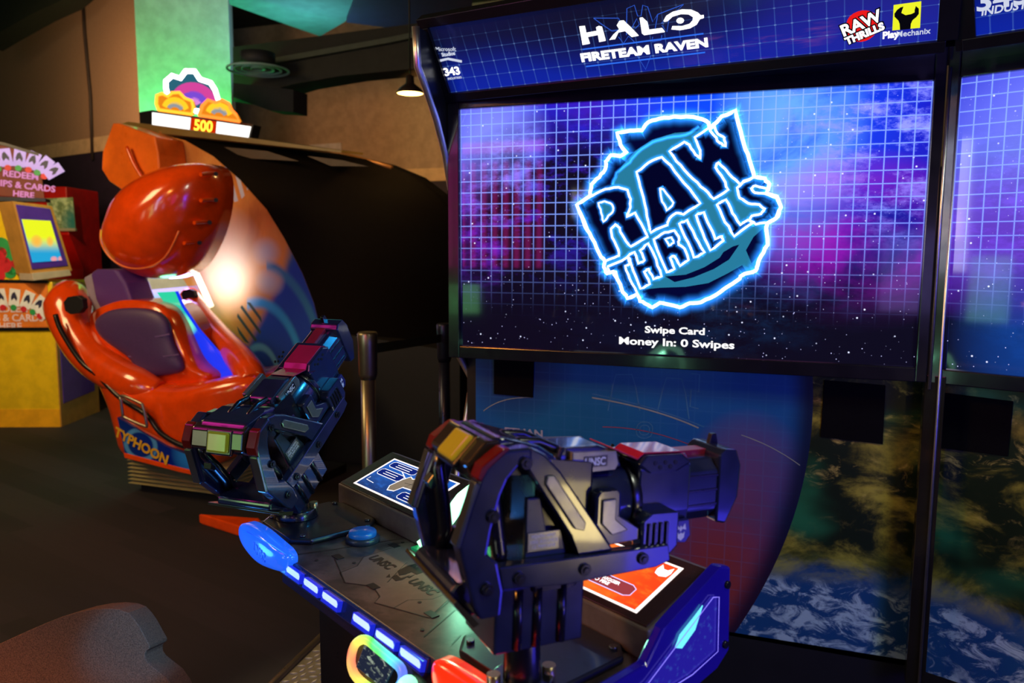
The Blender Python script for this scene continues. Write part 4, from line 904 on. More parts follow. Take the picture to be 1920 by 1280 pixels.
# bellows base
bq = [hit(u, v, (0, 1, 0), YS+.05) for u, v in ((236, 862), (368, 892), (425, 905))]
bx0 = hit(240, 915, (0, 1, 0), YS+.1).x; bx1 = hit(425, 960, (0, 1, 0), YS+.1).x; bz = hit(300, 880, (0, 1, 0), YS+.1).z
m = MB(); n = 7
for k in range(n):
    z0 = .05+(bz-.0)*k/n; z1 = .05+(bz-.0)*(k+1)/n; zm = (z0+z1)/2; e = .035
    m.hexa([(bx0+e, YS+.1+e, z0), (bx1-e, YS+.1+e, z0), (bx1-e, YS+.9, z0), (bx0+e, YS+.9, z0), (bx0, YS+.1, zm), (bx1, YS+.1, zm), (bx1, YS+.94, zm), (bx0, YS+.94, zm)])
    m.hexa([(bx0, YS+.1, zm), (bx1, YS+.1, zm), (bx1, YS+.94, zm), (bx0, YS+.94, zm), (bx0+e, YS+.1+e, z1), (bx1-e, YS+.1+e, z1), (bx1-e, YS+.9, z1), (bx0+e, YS+.9, z1)])
m.build('bellows', mat('bellows_khaki', (.34, .30, .12), .6), sim)
MB().box(bx0+.06, bx1+.3, YS+.15, YS+1.0, 0, .06).build('base_frame', BLACKM, sim)
# pod body
def pil(name, px, y, h, back, m_, par=sim, n=8, power=1.0):
    p = V(y); return MB().pillow(p, p.pxs(px), h, back, n, power=power).build(name, m_, par)
pod = pil('pod_shell', [(172, 660), (205, 700), (260, 712), (330, 722), (395, 712), (450, 700), (488, 706), (492, 730), (470, 780), (430, 830), (400, 880), (365, 888), (300, 872), (235, 857), (222, 800), (208, 750), (185, 700)], YS+.15, .16, .75, ORG, power=.7)
# blue skirt print and rim
pS = V(YS-.02)
sk = pS.pxs([(220, 782), (260, 806), (310, 836), (345, 850), (372, 858), (380, 886), (330, 874), (285, 862), (234, 849)])
xs = [p[0] for p in sk]; ys_ = [p[1] for p in sk]
def skirt(t, vec, u, v):
    c = mix(t, u, (.004, .03, .22), (.0, .01, .30)); c = mix(t, blob(u, v, .85, .35, .22, .5, 1), c, (.02, .25, .75))
    r_ = ((u-.27)*(u-.27)*2.4+(v-.45)*(v-.45)*.8).m('SQRT'); return mix(t, ((r_-.28).ab().ramp(.06, .02)*.8), c, (.10, .40, .75))
sk_o = MB().plate(pS, sk, -.05, 0, (min(xs), min(ys_), max(xs), max(ys_))).build('skirt_panel', artmat('skirt_print_blue', skirt, 0, .25), sim, .004)
MB().prism([pS.at(*p, .004) for p in pS.pxs([(232, 848), (285, 862), (330, 874), (385, 887), (388, 896), (330, 883), (285, 871), (234, 858)])], (0, .06, 0)).build('skirt_rim', ORG, sim, .004)
def text_on(pl, s, c, size, m_, par, rot=0, h=.006, **k): a, b = pl.px(*c); return text('lettering', s, pl.mat(a, b, h) @ Matrix.Rotation(rot, 4, 'Z'), size, m_, par, **k)
text_on(pS, 'TYPHOON', (266, 836), .085, mat('print_yellow', (.8, .45, .02), .4), sk_o, rot=-.36, bold=.003, sx=1.05)
# black trim stripe and grab handle
def tubepx(name, px, y, r, m_, par=sim, radii=None, n=14):
    ys = y if isinstance(y, (list, tuple)) else [y]*len(px)
    P = [hit(u, v, (0, 1, 0), yy) for (u, v), yy in zip(px, ys)]
    # subdivide with Catmull-Rom
    out = []; rr = []
    for i in range(len(P)-1):
        p0, p1, p2, p3 = P[max(i-1, 0)], P[i], P[i+1], P[min(i+2, len(P)-1)]
        for k in range(4):
            t_ = k/4; out.append(.5*((2*p1)+(p2-p0)*t_+(2*p0-5*p1+4*p2-p3)*t_*t_+(3*p1-p0-3*p2+p3)*t_**3))
            if radii: rr.append(radii[i]*(1-t_)+radii[i+1]*t_)
    out.append(P[-1]); 
    if radii: rr.append(radii[-1])
    return MB().tube(out, r, n, False, rr if radii else None).build(name, m_, par)
tubepx('trim_stripe', [(104, 590), (115, 620), (150, 675), (185, 705), (225, 745), (275, 778), (300, 810), (335, 832), (362, 838)], [YS+.03, YS+.02, YS+.02, YS+.02, YS-.0, YS-.03, YS-.03, YS-.02, YS], .016, BLACK)
tubepx('grab_handle', [(226, 744), (230, 775), (234, 782), (270, 798), (275, 795), (268, 762), (262, 755), (232, 742), (226, 744)], YS-.07, .009, mat('handle_steel', (.35, .30, .22), .3, .8))
# left and right arm bolsters
tubepx('arm_bolster', [(136, 545), (128, 575), (140, 620), (172, 668), (215, 700), (262, 722), (300, 735)], [YS+.35, YS+.25, YS+.2, YS+.15, YS+.12, YS+.1, YS+.12], .1, ORG, radii=[.10, .15, .13, .12, .12, .11, .07], n=20)
tubepx('arm_bolster', [(356, 556), (374, 588), (410, 630), (446, 668), (468, 700), (474, 722)], [YS+.95, YS+.8, YS+.6, YS+.4, YS+.25, YS+.15], .1, ORG, radii=[.075, .08, .085, .09, .095, .08], n=20)
def patch(name, px, y, m_, h=.02, par=sim, back=.02): p = V(y); return MB().plate(p, smooth(p.pxs(px), 1), -back, h).build(name, m_, par, .004)
patch('speaker_vent', [(122, 558), (158, 552), (162, 585), (128, 590)], YS+.105, BLACKM)
patch('speaker_vent', [(341, 545), (364, 540), (371, 560), (348, 566)], YS+.84, BLACKM)
# seat back shell, cushion, headrest
pil('seat_shell', [(165, 590), (188, 575), (230, 560), (280, 565), (308, 575), (328, 605), (342, 640), (362, 682), (395, 706), (380, 722), (300, 728), (240, 722), (200, 700), (178, 660)], YS+.22, .05, .3, ORG, power=.55)
cu = pil('seat_cushion', [(176, 602), (200, 582), (240, 576), (290, 580), (315, 600), (320, 640), (346, 688), (335, 700), (290, 706), (262, 700), (248, 672), (215, 650), (186, 628)], YS+.155, .045, .02, PUR2, power=.5)
p = V(YS+.115); m = MB()
for q in ([(205, 632), (255, 640), (318, 626)], [(240, 668), (290, 672), (335, 664)]): m.stroke(p, p.pxs(bez(*q)), .008, .0)
m.build('cushion_seam', mat('seam_light', (.16, .09, .26), .6), cu)
pH = V(YS+.38)
MB().prism([pH.at(*q, .06) for q in pH.pxs([(182, 512), (193, 504), (232, 505), (248, 530), (263, 572), (232, 577), (203, 584), (192, 560)])], (0, .22, 0)).build('headrest', PUR, sim, .02, 3)
MB().prism([pH.at(*q, .05) for q in pH.pxs([(168, 520), (186, 510), (192, 545), (204, 584), (192, 588), (178, 560)])], (0, .2, 0)).build('headrest_side', mat('headrest_grey', (.30, .28, .36), .5), sim, .01)
# interior lit display and floor glow
pI = V(YS+1.15)
q = pI.pxs([(262, 545), (370, 535), (420, 690), (415, 730), (390, 742), (350, 690), (300, 590)]); xs = [a for a, b in q]; ys_ = [b for a, b in q]
def inner(t, vec, u, v):
    n1 = noise(t, vec, 5, 3, .5); c = mix(t, v.ramp(.1, .75), (.004, .02, .60), (.02, .5, .35)); c = mix(t, (blob(u, v, .45, .72, .3, .22, 1)*n1.ramp(.3, .6)*1.5).cl(), c, (.5, 1, .8)); 
    c = mix(t, blob(u, v, .75, .45, .15, .2, 1), c, (.1, .9, .3)); return mix(t, v.ramp(.82, .95), c, (.55, .45, 1))
MB().plate(pI, q, -.03, 0, (min(xs), min(ys_), max(xs), max(ys_))).build('ride_display', artmat('ride_display_lit', inner, 1.5, .2), sim)
pG_ = V(YS+.34); q = pG_.pxs([(294, 548), (325, 590), (352, 640), (385, 690), (415, 716), (450, 706), (402, 655), (369, 617), (340, 574), (328, 546)]); xs = [a for a, b in q]; ys_ = [b for a, b in q]
MB().plate(pG_, q, -.03, 0, (min(xs), min(ys_), max(xs), max(ys_))).build('interior_glow_sheet', artmat('interior_glow_lit', lambda t, vec, u, v: mix(t, blob(u, v, .35, .62, .16, .14, 1), mix(t, v.ramp(.5, .9), (.004, .03, .75), (.02, .55, .30)), (.2, 1, .5)), 1.2, .15), sim)  # added glowing sheet imitating the blue and green light in the gap
# upper orange shells of the ride arm
fin = V(YS+.9)
MB().plate(fin, fin.pxs([(217, 232), (228, 232), (297, 256), (303, 290), (305, 318), (290, 330), (262, 345), (242, 362), (210, 340), (196, 318), (198, 285)]), -.25, .03).build('canopy_fin', ORD, sim, .035, 5)
tubepx('fin_ridge', [(238, 275), (250, 305), (268, 335)], YS+.83, .012, ORG)
HO = [(240, 372), (273, 335), (320, 313), (368, 304), (398, 308), (412, 328), (412, 382), (400, 433), (380, 476), (362, 502), (333, 519), (300, 524), (267, 518), (238, 498), (219, 468), (217, 440), (230, 403)]
hd = pil('hood_shell', HO, YS+.55, .36, .14, ORG, n=14)
hp = V(YS+.55); hq = smooth(hp.pxs(HO), 2); hx = sum(p_[0] for p_ in hq)/len(hq); hy = sum(p_[1] for p_ in hq)/len(hq)
tt0 = math.acos(.80); ringp = [hp.at(hx+(x-hx)*.80, hy+(y-hy)*.80, math.sin(tt0)*.36) for x, y in hq]
low = [p_ for p_, (x, y) in zip(ringp, hq) if y < hy-.03]
MB().tube(low, .007, 8).build('hood_seam', mat('hood_seam_orange', (.95, .22, .05), .25), hd)
for k, (x, y) in enumerate(((404, 326), (404, 375), (392, 417), (373, 455))):
    o_ = tubepx('hood_rib', [(x-28, y+1), (x-12, y-1), (x, y)], [YS+.36, YS+.44, YS+.50], .012, ORG, hd); MB().cyl(hit(x+1, y, (0, 1, 0), YS+.47), hit(x+1, y, (0, 1, 0), YS+.5), .014, n=10).build('bolt', BLACKM, o_)
# canopy : arched side art plus black hood
YC = 2.35
pC = V(YC)
arch = [(302, 252), (347, 263), (400, 293), (450, 337), (500, 393), (533, 447), (567, 513), (588, 567), (601, 620), (603, 670), (592, 740), (560, 800)]
AP = pC.pxs(arch)
art = AP + pC.pxs([(470, 800), (420, 760), (390, 600), (330, 500), (300, 400)])
xs = [a for a, b in art]; ys_ = [b for a, b in art]; rr_ = (min(xs), min(ys_), max(xs), max(ys_))
def canopy_art(t, vec, u, v):
    n1 = noise(t, vec, 4, 4, .6, .6)
    c = mix(t, n1.ramp(.3, .7), (.50, .16, .02), (.72, .30, .06))
    e = (u*.8+ (1-v)*.55)
    c = mix(t, ((u-.80)-(v-.5)*.25+(n1-.5)*.12).ramp(-.03, .04)*(v.ramp(.78, .7)), c, (.01, .13, .32))
    c = mix(t, ((u-.55)+(v.m('MULTIPLY', -1)+.30)*1.0).ramp(-.02, .05), c, (.0, .05, .50))
    r_ = ((u-.62)*(u-.62)+(v-.16)*(v-.16)).m('SQRT')
    c = mix(t, ((r_-.27).ab().ramp(.03, .005)*u.gt(.55)).cl(), c, (.02, .34, .85))
    c = mix(t, ((r_-.12).ab().ramp(.02, .004)).cl(), c, (.10, .40, .8))
    c = mix(t, ((r_-.40).ab().ramp(.03, .005)*u.gt(.68)).cl(), c, (.02, .20, .5))
    c = mix(t, blob(u, v, .68, .60, .10, .055, 1.2), c, (.45, .45, .55)); c = mix(t, blob(u, v, .70, .50, .10, .055, 1.2), c, (.45, .45, .55))
    c = mix(t, (blob(u, v, .44, .56, .26, .20, 1)*.9).cl(), c, (.60, .50, .42))
    st = (((u*15+v*20).fr()-.5).ab().gt(.33))*blob(u, v, .56, .36, .08, .07, .3).gt(.2)
    c = mix(t, st, c, (.03, .05, .06))
    st2 = (((u*20+v*9).fr()-.5).ab().gt(.25))*blob(u, v, .48, .835, .11, .07, .3).gt(.2)
    return mix(t, st2, c, (.55, .60, .78))
MB().plate(pC, art, -.04, 0, rr_).build('canopy_side_panel', artmat('canopy_art_print', canopy_art, 0, .75), sim)
fr = hit(830, 380, (0, 1, 0), 3.2) - hit(533, 447, (0, 1, 0), YC); SW = Vector((1.35, .55, .0))
BK = mat('canopy_black', (.006, .004, .003), .75, bump=.1, spec=.12)
m = MB(); R0_ = [pC.at(a, b, -.002) for a, b in AP]; rows = []
top_b = [(640, 288), (700, 300), (760, 325), (808, 362), (838, 400), (855, 450), (866, 520), (868, 600), (866, 680), (864, 740), (862, 800), (860, 860)]
pE = V(2.75); R1_ = [hit(u, v, (0, 1, 0), 2.75) for u, v in top_b]
A = [m.b.verts.new(p_) for p_ in R0_]; B_ = [m.b.verts.new(p_) for p_ in R1_]; C_ = [m.b.verts.new(p_+Vector((0, .35, 0))) for p_ in R1_]; D_ = [m.b.verts.new(p_+Vector((0, .6, 0))) for p_ in R0_]
for X, Y in ((A, B_), (B_, C_), (C_, D_)):
    for i in range(len(X)-1): f = m.b.faces.new([X[i], X[i+1], Y[i+1], Y[i]]); f.smooth = True
m.build('canopy_hood', BK, sim)
m = MB()
P0, P1, P2 = hit(300, 249, (0, 1, 0), YC), hit(640, 288, (0, 1, 0), 2.75), hit(735, 315, (0, 1, 0), 2.75)
m.tube([P0, P1, P2], .018, 10); m.build('canopy_rim', mat('rim_bronze', (.45, .20, .06), .35, .3), sim)
MB().prism([hit(u, v, (0, 1, 0), YC-.01) for u, v in ((225, 233), (302, 250), (640, 286), (640, 282), (330, 240), (240, 228))], (0, .3, .02)).build('canopy_top', mat('canopy_top_olive', (.20, .13, .03), .4), sim)
for px_ in ([(385, 272), (500, 283), (560, 302), (470, 297)], [(575, 292), (640, 300), (690, 312), (620, 311)]):
    MB().prism([hit(u, v, (0, 1, 0), YC+.13 if u < 0 else 2.42) for u, v in px_], (0, .02, 0)).build('vent_slot', mat('slot_brown', (.05, .025, .015), .5), sim)
# inside fittings bright strip near the seat
tubepx('interior_lamp', [(362, 500), (376, 530), (396, 575)], YS+1.0, .022, mat('interior_lamp_white', (1, .9, .8), .3, emit=(1, .85, .6), es=1.6))
spot('simulator_interior_lamp', hit(385, 540, (0, 1, 0), YC-.30), hit(420, 515, (0, 1, 0), YC), 12, (1, .92, .80), 130, 1, .08)
# lower dark machine body and stand behind
MB().prism([hit(u, v, (0, 1, 0), 2.4) for u, v in ((470, 640), (604, 620), (862, 660), (862, 905), (470, 905))], (0, .5, 0)).build('machine_base', BLACKM, sim)
fp = [hit(u, v, (0, 0, 1), .05) for u, v in ((372, 965), (450, 985), (520, 960), (560, 990), (480, 1015))]
MB().prism([hit(u, v, (0, 0, 1), .06) for u, v in ((372, 962), (452, 987), (500, 990), (486, 970))], (0, 0, -.06)).build('boarding_step', ORG, sim, .01)
point('simulator_green_glow', hit(325, 600, (0, 1, 0), YS+.9), 3, (.2, 1, .5), .1)
point('simulator_violet_glow', hit(345, 530, (0, 1, 0), YS+.9), 4, (.5, .4, 1), .1)

# ================================================================== GEAR SIGN MACHINE (behind the simulator)
YG = 2.55
pG = V(YG)
gs = thing('gear_sign_machine', 'arcade machine behind the orange pod topped by neon gears and a 500 counter', 'arcade machine', (hit(370, 470, (0, 1, 0), YG+.45).x, YG+.45, 0))
def g3(pts): return pG.pxs([(x/3, y/3) for x, y in pts])
def solid(name, pts, h0, h1, m_, par, bev=0): return MB().plate(pG, g3(pts), h0, h1).build(name, m_, par, bev)
br_ = g3([(850, 620), (1420, 702), (1400, 787), (850, 705)])
xL = min(a for a, b in br_); xR = max(a for a, b in br_); zB = min(b for a, b in br_)
MB().box(xL+.05, xR-.1, YG+.72, YG+1.1, 0, zB-.02).build('cabinet_body', BLACKM, gs)
MB().box((xL+xR)/2-.12, (xL+xR)/2+.12, YG+.05, YG+1.0, zB-.02, zB+.03).build('sign_bracket', BLACKM, gs)
MB().plate(pG, g3([(780, 630), (850, 618), (1425, 700), (1402, 792), (850, 712), (785, 695)]), -.10, -.002).build('counter_box', mat('counter_box_black', (.01, .01, .012), .3), gs, .004)
solid('lit_panel', [(858, 632), (1072, 662), (1066, 732), (858, 702)], -.01, .004, em('lit_panel_white', (1, .97, .9), 1.7), gs)
solid('lit_panel', [(1222, 684), (1412, 712), (1396, 778), (1216, 752)], -.01, .004, MATS['lit_panel_white'], gs)
solid('counter_window', [(1078, 662), (1216, 682), (1210, 758), (1073, 738)], -.01, .004, em('lit_counter_red', (.55, .02, .0), 1.1), gs)
text_on(pG, '500', (382, 237), .115, em('lit_digits_yellow', (1, .75, .05), 1.8), gs, rot=-.14, bold=.003, sx=1.05)
def gear(name, pts, fill, line, wd, arcs, par, dz_=0.0, c=None):
    o = MB().plate(pG, g3(pts), .0+dz_, .02+dz_).build(name, fill, par)
    k = MB(); q = g3(pts); k.tube([pG.at(a, b, .03+dz_) for a, b in q], wd, 8, False); k.build('neon_outline', line, o)
    for (r_, m_, w_) in arcs:
        k = MB(); cx, cy = c; k.stroke(pG, g3([(cx+r_*math.cos(t_)*1.0, cy-r_*.85*math.sin(t_)+r_*.12*math.cos(t_)) for t_ in [math.pi*(.06+.88*i/14) for i in range(15)]]), w_, .024+dz_); k.build('gear_arc', m_, o)
nW = em('neon_white', (1, .98, .95), 4); nO = em('neon_orange', (1, .30, .02), 2.6); nR = em('neon_red_orange', (1, .16, .02), 2.6)
gear('lit_gear', [(965, 565), (950, 500), (950, 460), (985, 430), (1030, 445), (1060, 405), (1110, 405), (1140, 450), (1200, 470), (1225, 510), (1247, 580), (1200, 640), (1000, 610)], em('gear_teal', (.02, .12, .18), 1), nW, .020,
     [(112, em('gear_pink', (.55, .05, .28), 1.2), .075), (62, em('gear_violet', (.16, .06, .55), 1.2), .06), (25, em('gear_rose', (.6, .2, .6), 1.2), .05)], gs, 0, (1105, 590))
gear('lit_gear', [(925, 625), (912, 590), (915, 545), (945, 535), (975, 550), (1000, 530), (1040, 528), (1070, 560), (1110, 575), (1118, 610), (1110, 650), (925, 625)], em('gear_orange', (.75, .22, .01), 1.1), nO, .012,
     [(62, em('gear_yellow', (.9, .55, .02), 1.2), .05), (36, em('gear_grey', (.3, .32, .35), 1), .04)], gs, .03, (1015, 625))
gear('lit_gear', [(1150, 655), (1170, 600), (1200, 570), (1240, 585), (1280, 572), (1315, 590), (1330, 625), (1355, 650), (1375, 690), (1150, 655)], MATS['gear_orange'], nR, .012,
     [(62, MATS['gear_yellow'], .05), (36, MATS['gear_grey'], .04)], gs, .03, (1260, 655))
point('gear_sign_green_glow', pG.at(*g3([(860, 600)])[0], -.55), 11, (.0, 1, .10), .12)
spot('green_uplight', (hit(310, 300, (0, 1, 0), YG+.35)), hit(300, 150, (0, 1, 0), 3.5), 60, (0, 1, .22), 150, 1, .1)

# ================================================================== YELLOW REDEMPTION KIOSK
KO = hit(114, 800, (0, 0, 1), 0); KF = Vector((.93, .36, 0)).normalized(); KS = Vector((-.36, .93, 0))
ki = thing('redemption_kiosk', 'yellow and purple kiosk with slanted touch screen and card-fan sign', 'kiosk', KO - KF*.3 + KS*.3)
pKf = Pl(KO, KF); pKs = Pl(KO, KS)                    # front, right side
YEL = mat('kiosk_yellow', (.75, .50, .01), .35, coat=.2); TAN = mat('kiosk_tan_edge', (.50, .24, .05), .4)
zt = pKf.px(92, 528)[1]; sl = pKs.px(185, 765)[0]
MB().prism([pKf.at(-1.2, 0), pKf.at(0, 0), pKf.at(0, zt), pKf.at(-1.2, zt)], KS*sl).build('lower_cabinet', YEL, ki, .01)
MB().prism([pKf.at(-1.2, 0, .006), pKf.at(0, 0, .006), pKf.at(0, .16, .006), pKf.at(-1.2, .16, .006)], KS*.01).build('kick_plate', mat('kick_amber', (.85, .42, .01), .4), ki)
MB().plate(pKs, [(0, 0), (sl, 0), (sl, zt-.02), (0, zt-.02)], 0, .008).build('side_edge', TAN, ki)
MB().plate(pKs, [(.05, .20), (sl-.08, .22), (sl-.08, zt-.08), (.05, zt-.06)], 0, .014).build('side_door', mat('kiosk_purple', (.085, .03, .36), .35, coat=.3), ki, .004)
q = pKs.pxs([(98, 548), (128, 543), (130, 560), (99, 566)]); MB().plate(pKs, q, .01, .018, (q[0][0], q[3][1], q[1][0], q[1][1])).build('lit_badge', artmat('badge_rainbow', lambda t, vec, u, v: (lambda c: (c.inputs[1].__setattr__('default_value', .9), c.inputs[2].__setattr__('default_value', 1), t.links.new((u*.8).k, c.inputs[0]), S(t, c.outputs[0]))[3])((lambda n: (setattr(n, 'mode', 'HSV'), n)[1])(t.nodes.new('ShaderNodeCombineColor'))), .8), ki)
# orange card sign on the front
def sign(pl, px_bg, fan_c, fan_r, lines, par, colr, h=.012, cardc=None, sc=1, rot=0):
    s_ = MB().plate(pl, pl.pxs(px_bg), 0, h).build('card_sign', colr, par, .003)
    cx, cy = pl.px(*fan_c); n = 8; R = fan_r; m_card = cardc or WHITE_P
    for k in range(n):
        t_ = math.radians(148-k*116/(n-1)); M_ = pl.mat(cx+R*math.cos(t_), cy+R*math.sin(t_)*.62, h) @ Matrix.Rotation(t_-math.pi/2, 4, 'Z') @ Matrix.Diagonal((sc, sc, 1, 1))
        MB().box(-.045, .045, -.075, .075, 0, .003+k*.0008, M_).build('playing_card', m_card, s_)
        MB().prism([M_ @ Vector((x, y, .0042+k*.0008)) for x, y in ((-.022, -.03), (0, -.005), (.022, -.03), (.026, .0), (.012, .03), (0, .05), (-.02, .035), (-.028, .0))], M_.to_3x3() @ Vector((0, 0, -.001))).build('card_pip', mat('card_pip_black', (.02, .02, .06), .5), s_)
        MB().cyl((M_ @ Vector((0, -.088, .001))), (M_ @ Vector((0, -.088, .008))), .026*sc, n=14).build('chip', mat('chip_red', (.55, .02, .03), .4) if k % 2 else mat('chip_green', (.03, .30, .08), .4), s_)
    for i, (s, c, sz) in enumerate(lines): text_on(pl, s, c, sz, mat('sign_text_pale', (.75, .60, .70), .5) if not cardc else mat('sign_text_violet', (.45, .18, .55), .5, emit=(.3, .1, .45), es=.4), s_, rot=rot, h=h+.002, bold=.002)
    return s_
sign(pKf, [(-60, 528), (89, 530), (96, 614), (-60, 617)], (20, 610), .40, [('REDEEM', (20, 579), .085), ('CHIPS & CARDS', (18, 596), .085), ('HERE', (21, 612), .085)], ki, mat('sign_orange', (.70, .18, .02), .45))
MB().plate(pKf, pKf.pxs([(-60, 523), (91, 525), (92, 531), (-60, 529)]), 0, .016).build('sign_rail', BLACK, ki); MB().plate(pKf, pKf.pxs([(-60, 614), (96, 613), (96, 619), (-60, 620)]), 0, .016).build('sign_rail', BLACK, ki)
# upper part : yellow cheek, slanted display, sign on top
pU = Pl(KO - KF*.02 + KS*.05, KF)
cheek = pU.pxs([(-60, 376), (24, 378), (34, 430), (46, 478), (57, 512), (50, 526), (-60, 528)])
MB().plate(pU, cheek, -.35, .0).build('upper_cheek', YEL, ki, .01)
for (x, y, r_, m_) in ((2, 462, .08, 'chip_green'), (12, 478, .07, 'chip_green'), (-4, 484, .07, 'chip_red'), (8, 496, .07, 'chip_red'), (22, 500, .07, 'chip_red'), (3, 474, .05, 'chip_red'), (28, 497, .055, 'chip_green'), (19, 510, .055, 'chip_green'), (38, 508, .04, 'chip_red'), (9, 474, .05, 'chip_green'), (-2, 514, .06, 'chip_red')):
    a, b = pU.px(x, y); MB().cyl(pU.at(a, b, 0), pU.at(a, b, .008), r_, n=20).build('chip_print', MATS[m_], ki)
pSd = Pl(KO + KF*.0 + KS*.02, (KF*.55+KS*.83))
MB().plate(pSd, pSd.pxs([(24, 377), (98, 386), (136, 508), (59, 516)]), -.25, 0).build('display_housing', TAN, ki, .006)
MB().plate(pSd, pSd.pxs([(29, 383), (93, 391), (127, 498), (60, 505)]), -.02, .008).build('display_bezel', MATS['kiosk_purple'], ki, .004)
q = pSd.pxs([(39, 411), (93, 414), (115, 488), (60, 492)]); xs = [a for a, b in q]; ys_ = [b for a, b in q]
MB().plate(pSd, q, .0, .014, (min(xs), min(ys_), max(xs), max(ys_))).build('touch_display', artmat('kiosk_display', lambda t, vec, u, v: mix(t, (blob(u, v, .78, .08, .1, .07, .5)+blob(u, v, .95, .08, .07, .07, .5)).cl(), mix(t, (blob(u, v, .35, .5, .16, .16, .6)+blob(u, v, .7, .5, .1, .13, .6)).cl(), mix(t, v.ramp(.2, .62), (.01, .33, .62), (.78, .85, .01)), (.9, .45, .05)), (.85, .3, .3)), 1.1), ki)
MB().plate(pSd, pSd.pxs([(58, 512), (128, 505), (132, 516), (60, 526)]), -.2, .02).build('tray_lip', mat('tray_cream', (.5, .4, .3), .5), ki, .004)
pT = Pl(KO + KS*.12, (KF*.9+KS*.25))
sign(pT, [(-60, 262), (10, 272), (74, 290), (84, 372), (-60, 364)], (28, 345), .36, [('REDEEM', (40, 329), .075), ('CHIPS & CARDS', (40, 348), .075), ('HERE', (45, 365), .07)], ki, mat('sign_orange_dark', (.13, .016, .003), .6), cardc=mat('card_violet', (.40, .30, .85), .5, emit=(.25, .2, .7), es=.35), rot=-.1)
MB().plate(pT, pT.pxs([(-60, 256), (10, 268), (74, 288), (74, 293), (8, 273), (-60, 262)]), -.01, .02).build('sign_rail', BLACK, ki)
MB().plate(pT, pT.pxs([(-60, 366), (86, 372), (87, 378), (-60, 376)]), -.15, .02).build('sign_rail', BLACK, ki)

# ================================================================== RED MACHINE
RO = hit(145, 700, (0, 1, 0), 4.0); RO.z = 0
pR = Pl(RO, KF*.9+KS*.0); pRs = Pl(RO, KS)
RED = mat('red_laminate', (.70, .008, .004), .35, coat=.2)
rm = thing('red_game_cabinet', 'red arcade cabinet with pale framed window behind the yellow kiosk', 'arcade machine', RO)
sp = pRs.pxs([(143, 350), (174, 353), (180, 430), (178, 445), (160, 480), (146, 520), (146, 760), (140, 760)])
sp = [(0, pR.px(143, 350)[1]), (.45, pR.px(143, 350)[1]), (.50, pR.px(143, 440)[1]), (.30, pR.px(143, 490)[1]), (.16, pR.px(143, 520)[1]), (.35, .9), (.35, 0), (0, 0)]
ztop_, z1_, z2_ = pR.px(143, 350)[1], pR.px(148, 440)[1], pR.px(140, 505)[1]
m = MB().prism([pRs.at(-.0, 0), pRs.at(.7, 0), pRs.at(.7, ztop_), pRs.at(-.0, ztop_), pRs.at(-.0, z1_), pRs.at(.25, z2_), pRs.at(.25, .9), pRs.at(.0, .8)], -pR.u*1.0)
m.build('cabinet_body', RED, rm, .01)
q = pR.pxs([(88, 372), (137, 370), (142, 428), (95, 428)]); xs = [a for a, b in q]; ys_ = [b for a, b in q]
MB().plate(pR, q, 0, .01, (min(xs), min(ys_), max(xs), max(ys_))).build('window_print', artmat('window_print_pale', lambda t, vec, u, v: mix(t, blob(u, v, .95, .2, .5, .6, 1), mix(t, noise(t, vec, 5, 4, .6).ramp(.4, .65), (.25, .30, .14), (.85, .82, .5)), (.05, .25, .25)), 0, .3), rm)
MB().plate(pR, pR.pxs([(112, 428), (144, 428), (144, 433), (112, 433)]), 0, .03).build('window_ledge', mat('ledge_cream', (.5, .35, .25), .5), rm)

# ================================================================== QUEUE POSTS
def stanchion(px_, top, y, r_, label, m_, belt=None):
    P = hit(px_, top, (0, 1, 0), y); o = thing('queue_post', label, 'queue post', (P.x, P.y, 0), 'queue posts beside the cabinet')
    MB().cyl((P.x, P.y, .02), (P.x, P.y, P.z-.20), r_*.78, n=24).build('post', m_, o)
    MB().lathe([(r_*.8, -.215), (r_*.98, -.19), (r_*1.02, -.06), (r_*1.08, -.01), (r_*.95, .0)], (P.x, P.y, P.z)).build('post_head', m_, o)
    MB().lathe([(.17, 0), (.17, .012), (.05, .03), (.03, .03)], (P.x, P.y, 0)).build('base_disc', BLACK, o)
    return P
stm = mat('post_brass_steel', (.26, .24, .15), .34, .9)
Pa = stanchion(689, 622, -.0+.55, .042, 'brushed metal queue post standing left of the big cabinet', stm)
Pb = stanchion(833, 606, 1.4, .04, 'dark queue post half hidden behind the cabinet chrome edge', mat('post_dark', (.02, .025, .05), .3, .6))
A_ = Vector((Pa.x, Pa.y, Pa.z-.08)); B2 = Vector((Pb.x, Pb.y, Pb.z-.08))
tag(MB().prism([A_+(B2-A_).normalized()*.047+Vector((0, 0, .022)), B2-(B2-A_).normalized()*.045+Vector((0, 0, .022)), B2-(B2-A_).normalized()*.045-Vector((0, 0, .022)), A_+(B2-A_).normalized()*.047-Vector((0, 0, .022))], (0, .003, 0)).build('retractable_belt', mat('belt_olive', (.06, .065, .04), .6)), 'dull olive retractable belt stretched between the two queue posts', 'belt')

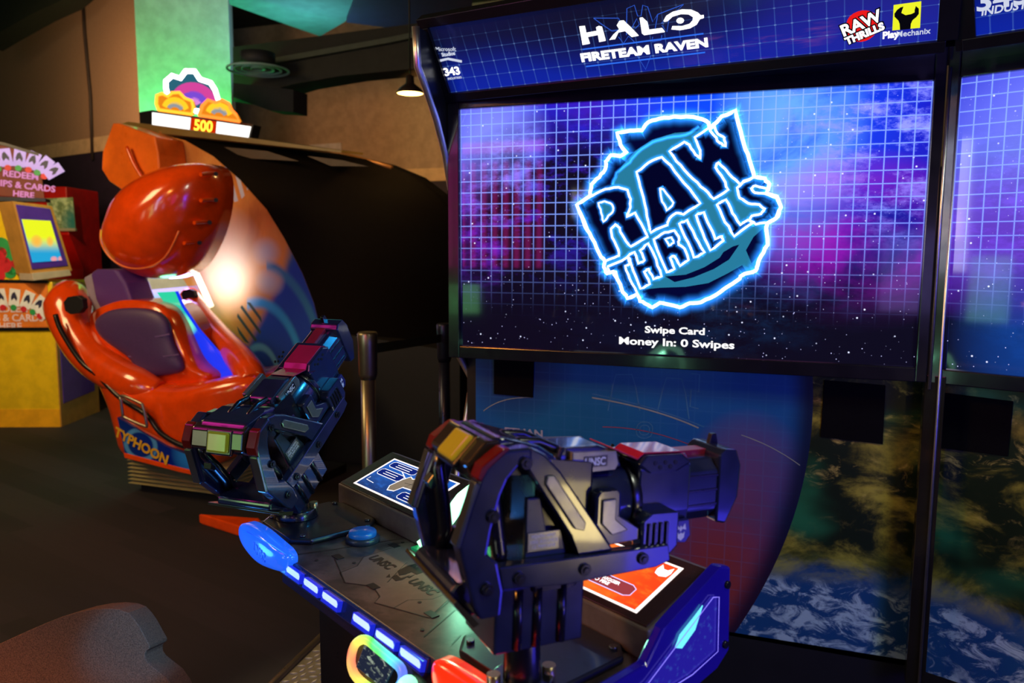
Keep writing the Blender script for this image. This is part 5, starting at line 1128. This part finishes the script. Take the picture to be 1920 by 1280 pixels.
# ================================================================== NEAR SEAT, bottom left
pN = Pl(hit(150, 1210, (0, 1, 0), -1.35), (.97, .25, 0), (-.05, .25, .97))
st = thing('ride_seat', 'brown moulded seat back with rounded blue-lit edge at the near corner', 'seat', (-1.25, -1.2, 0))
sq_ = [(-260, 1330), (-120, 1262), (0, 1206), (70, 1174), (130, 1150), (190, 1139), (235, 1143), (256, 1165), (274, 1198), (283, 1214), (271, 1223), (274, 1240), (291, 1254), (318, 1275), (345, 1330), (360, 1420), (-260, 1420)]
SM = mat('seat_brown_plastic', (.20, .085, .035), .75, bump=.6, bscale=420, spec=.2, var=.4)
MB().plate(pN, smooth(pN.pxs(sq_), 1), -.07, .0).build('seat_back', SM, st, .028, 6)
c0 = pN.px(50, 1420)
MB().box(pN.at(*c0).x-.3, pN.at(*c0).x+.22, -1.62, -1.30, .38, .46).build('seat_pan', SM, st, .02)
MB().box(pN.at(*c0).x-.1, pN.at(*c0).x+.08, -1.42, -1.24, 0, .60).build('seat_column', BLACKM, st, .01)
spot('blue_seat_edge_fill', (-.42, -1.62, 1.05), (-.835, -1.34, .785), 22, (.03, .30, 1), 19, .5, .02)  # added spot, carries the blue corner lamp's light to the seat edge
# pink neon sign in the hall behind the photographer (seen only as a reflection in the left screen)
sp0 = hit(915, 400, (0, 1, 0), 0); rv = ray(915, 400); rv.y = -rv.y; NP = sp0+rv*1.7
pNs = Pl(NP, (-1, 0, 0)); ns = thing('neon_sign', 'pink neon bar sign across the hall mirrored in the left screen', 'neon sign', (NP.x, NP.y, NP.z-.45))
for k in range(9): MB().cyl(pNs.at(-.30+k*.065, -.3), pNs.at(-.30+k*.065, .28), .014, n=10).build('neon_tube', em('neon_pink', (1, .03, .45), 3.5), ns)
MB().cyl(pNs.at(-.32, .36), pNs.at(.30, .36), .03, n=10).build('neon_tube', MATS['neon_pink'], ns)
MB().box(NP.x-.45, NP.x+.45, NP.y-.12, NP.y-.06, NP.z-.4, NP.z+.45).build('sign_board', BLACKM, ns)
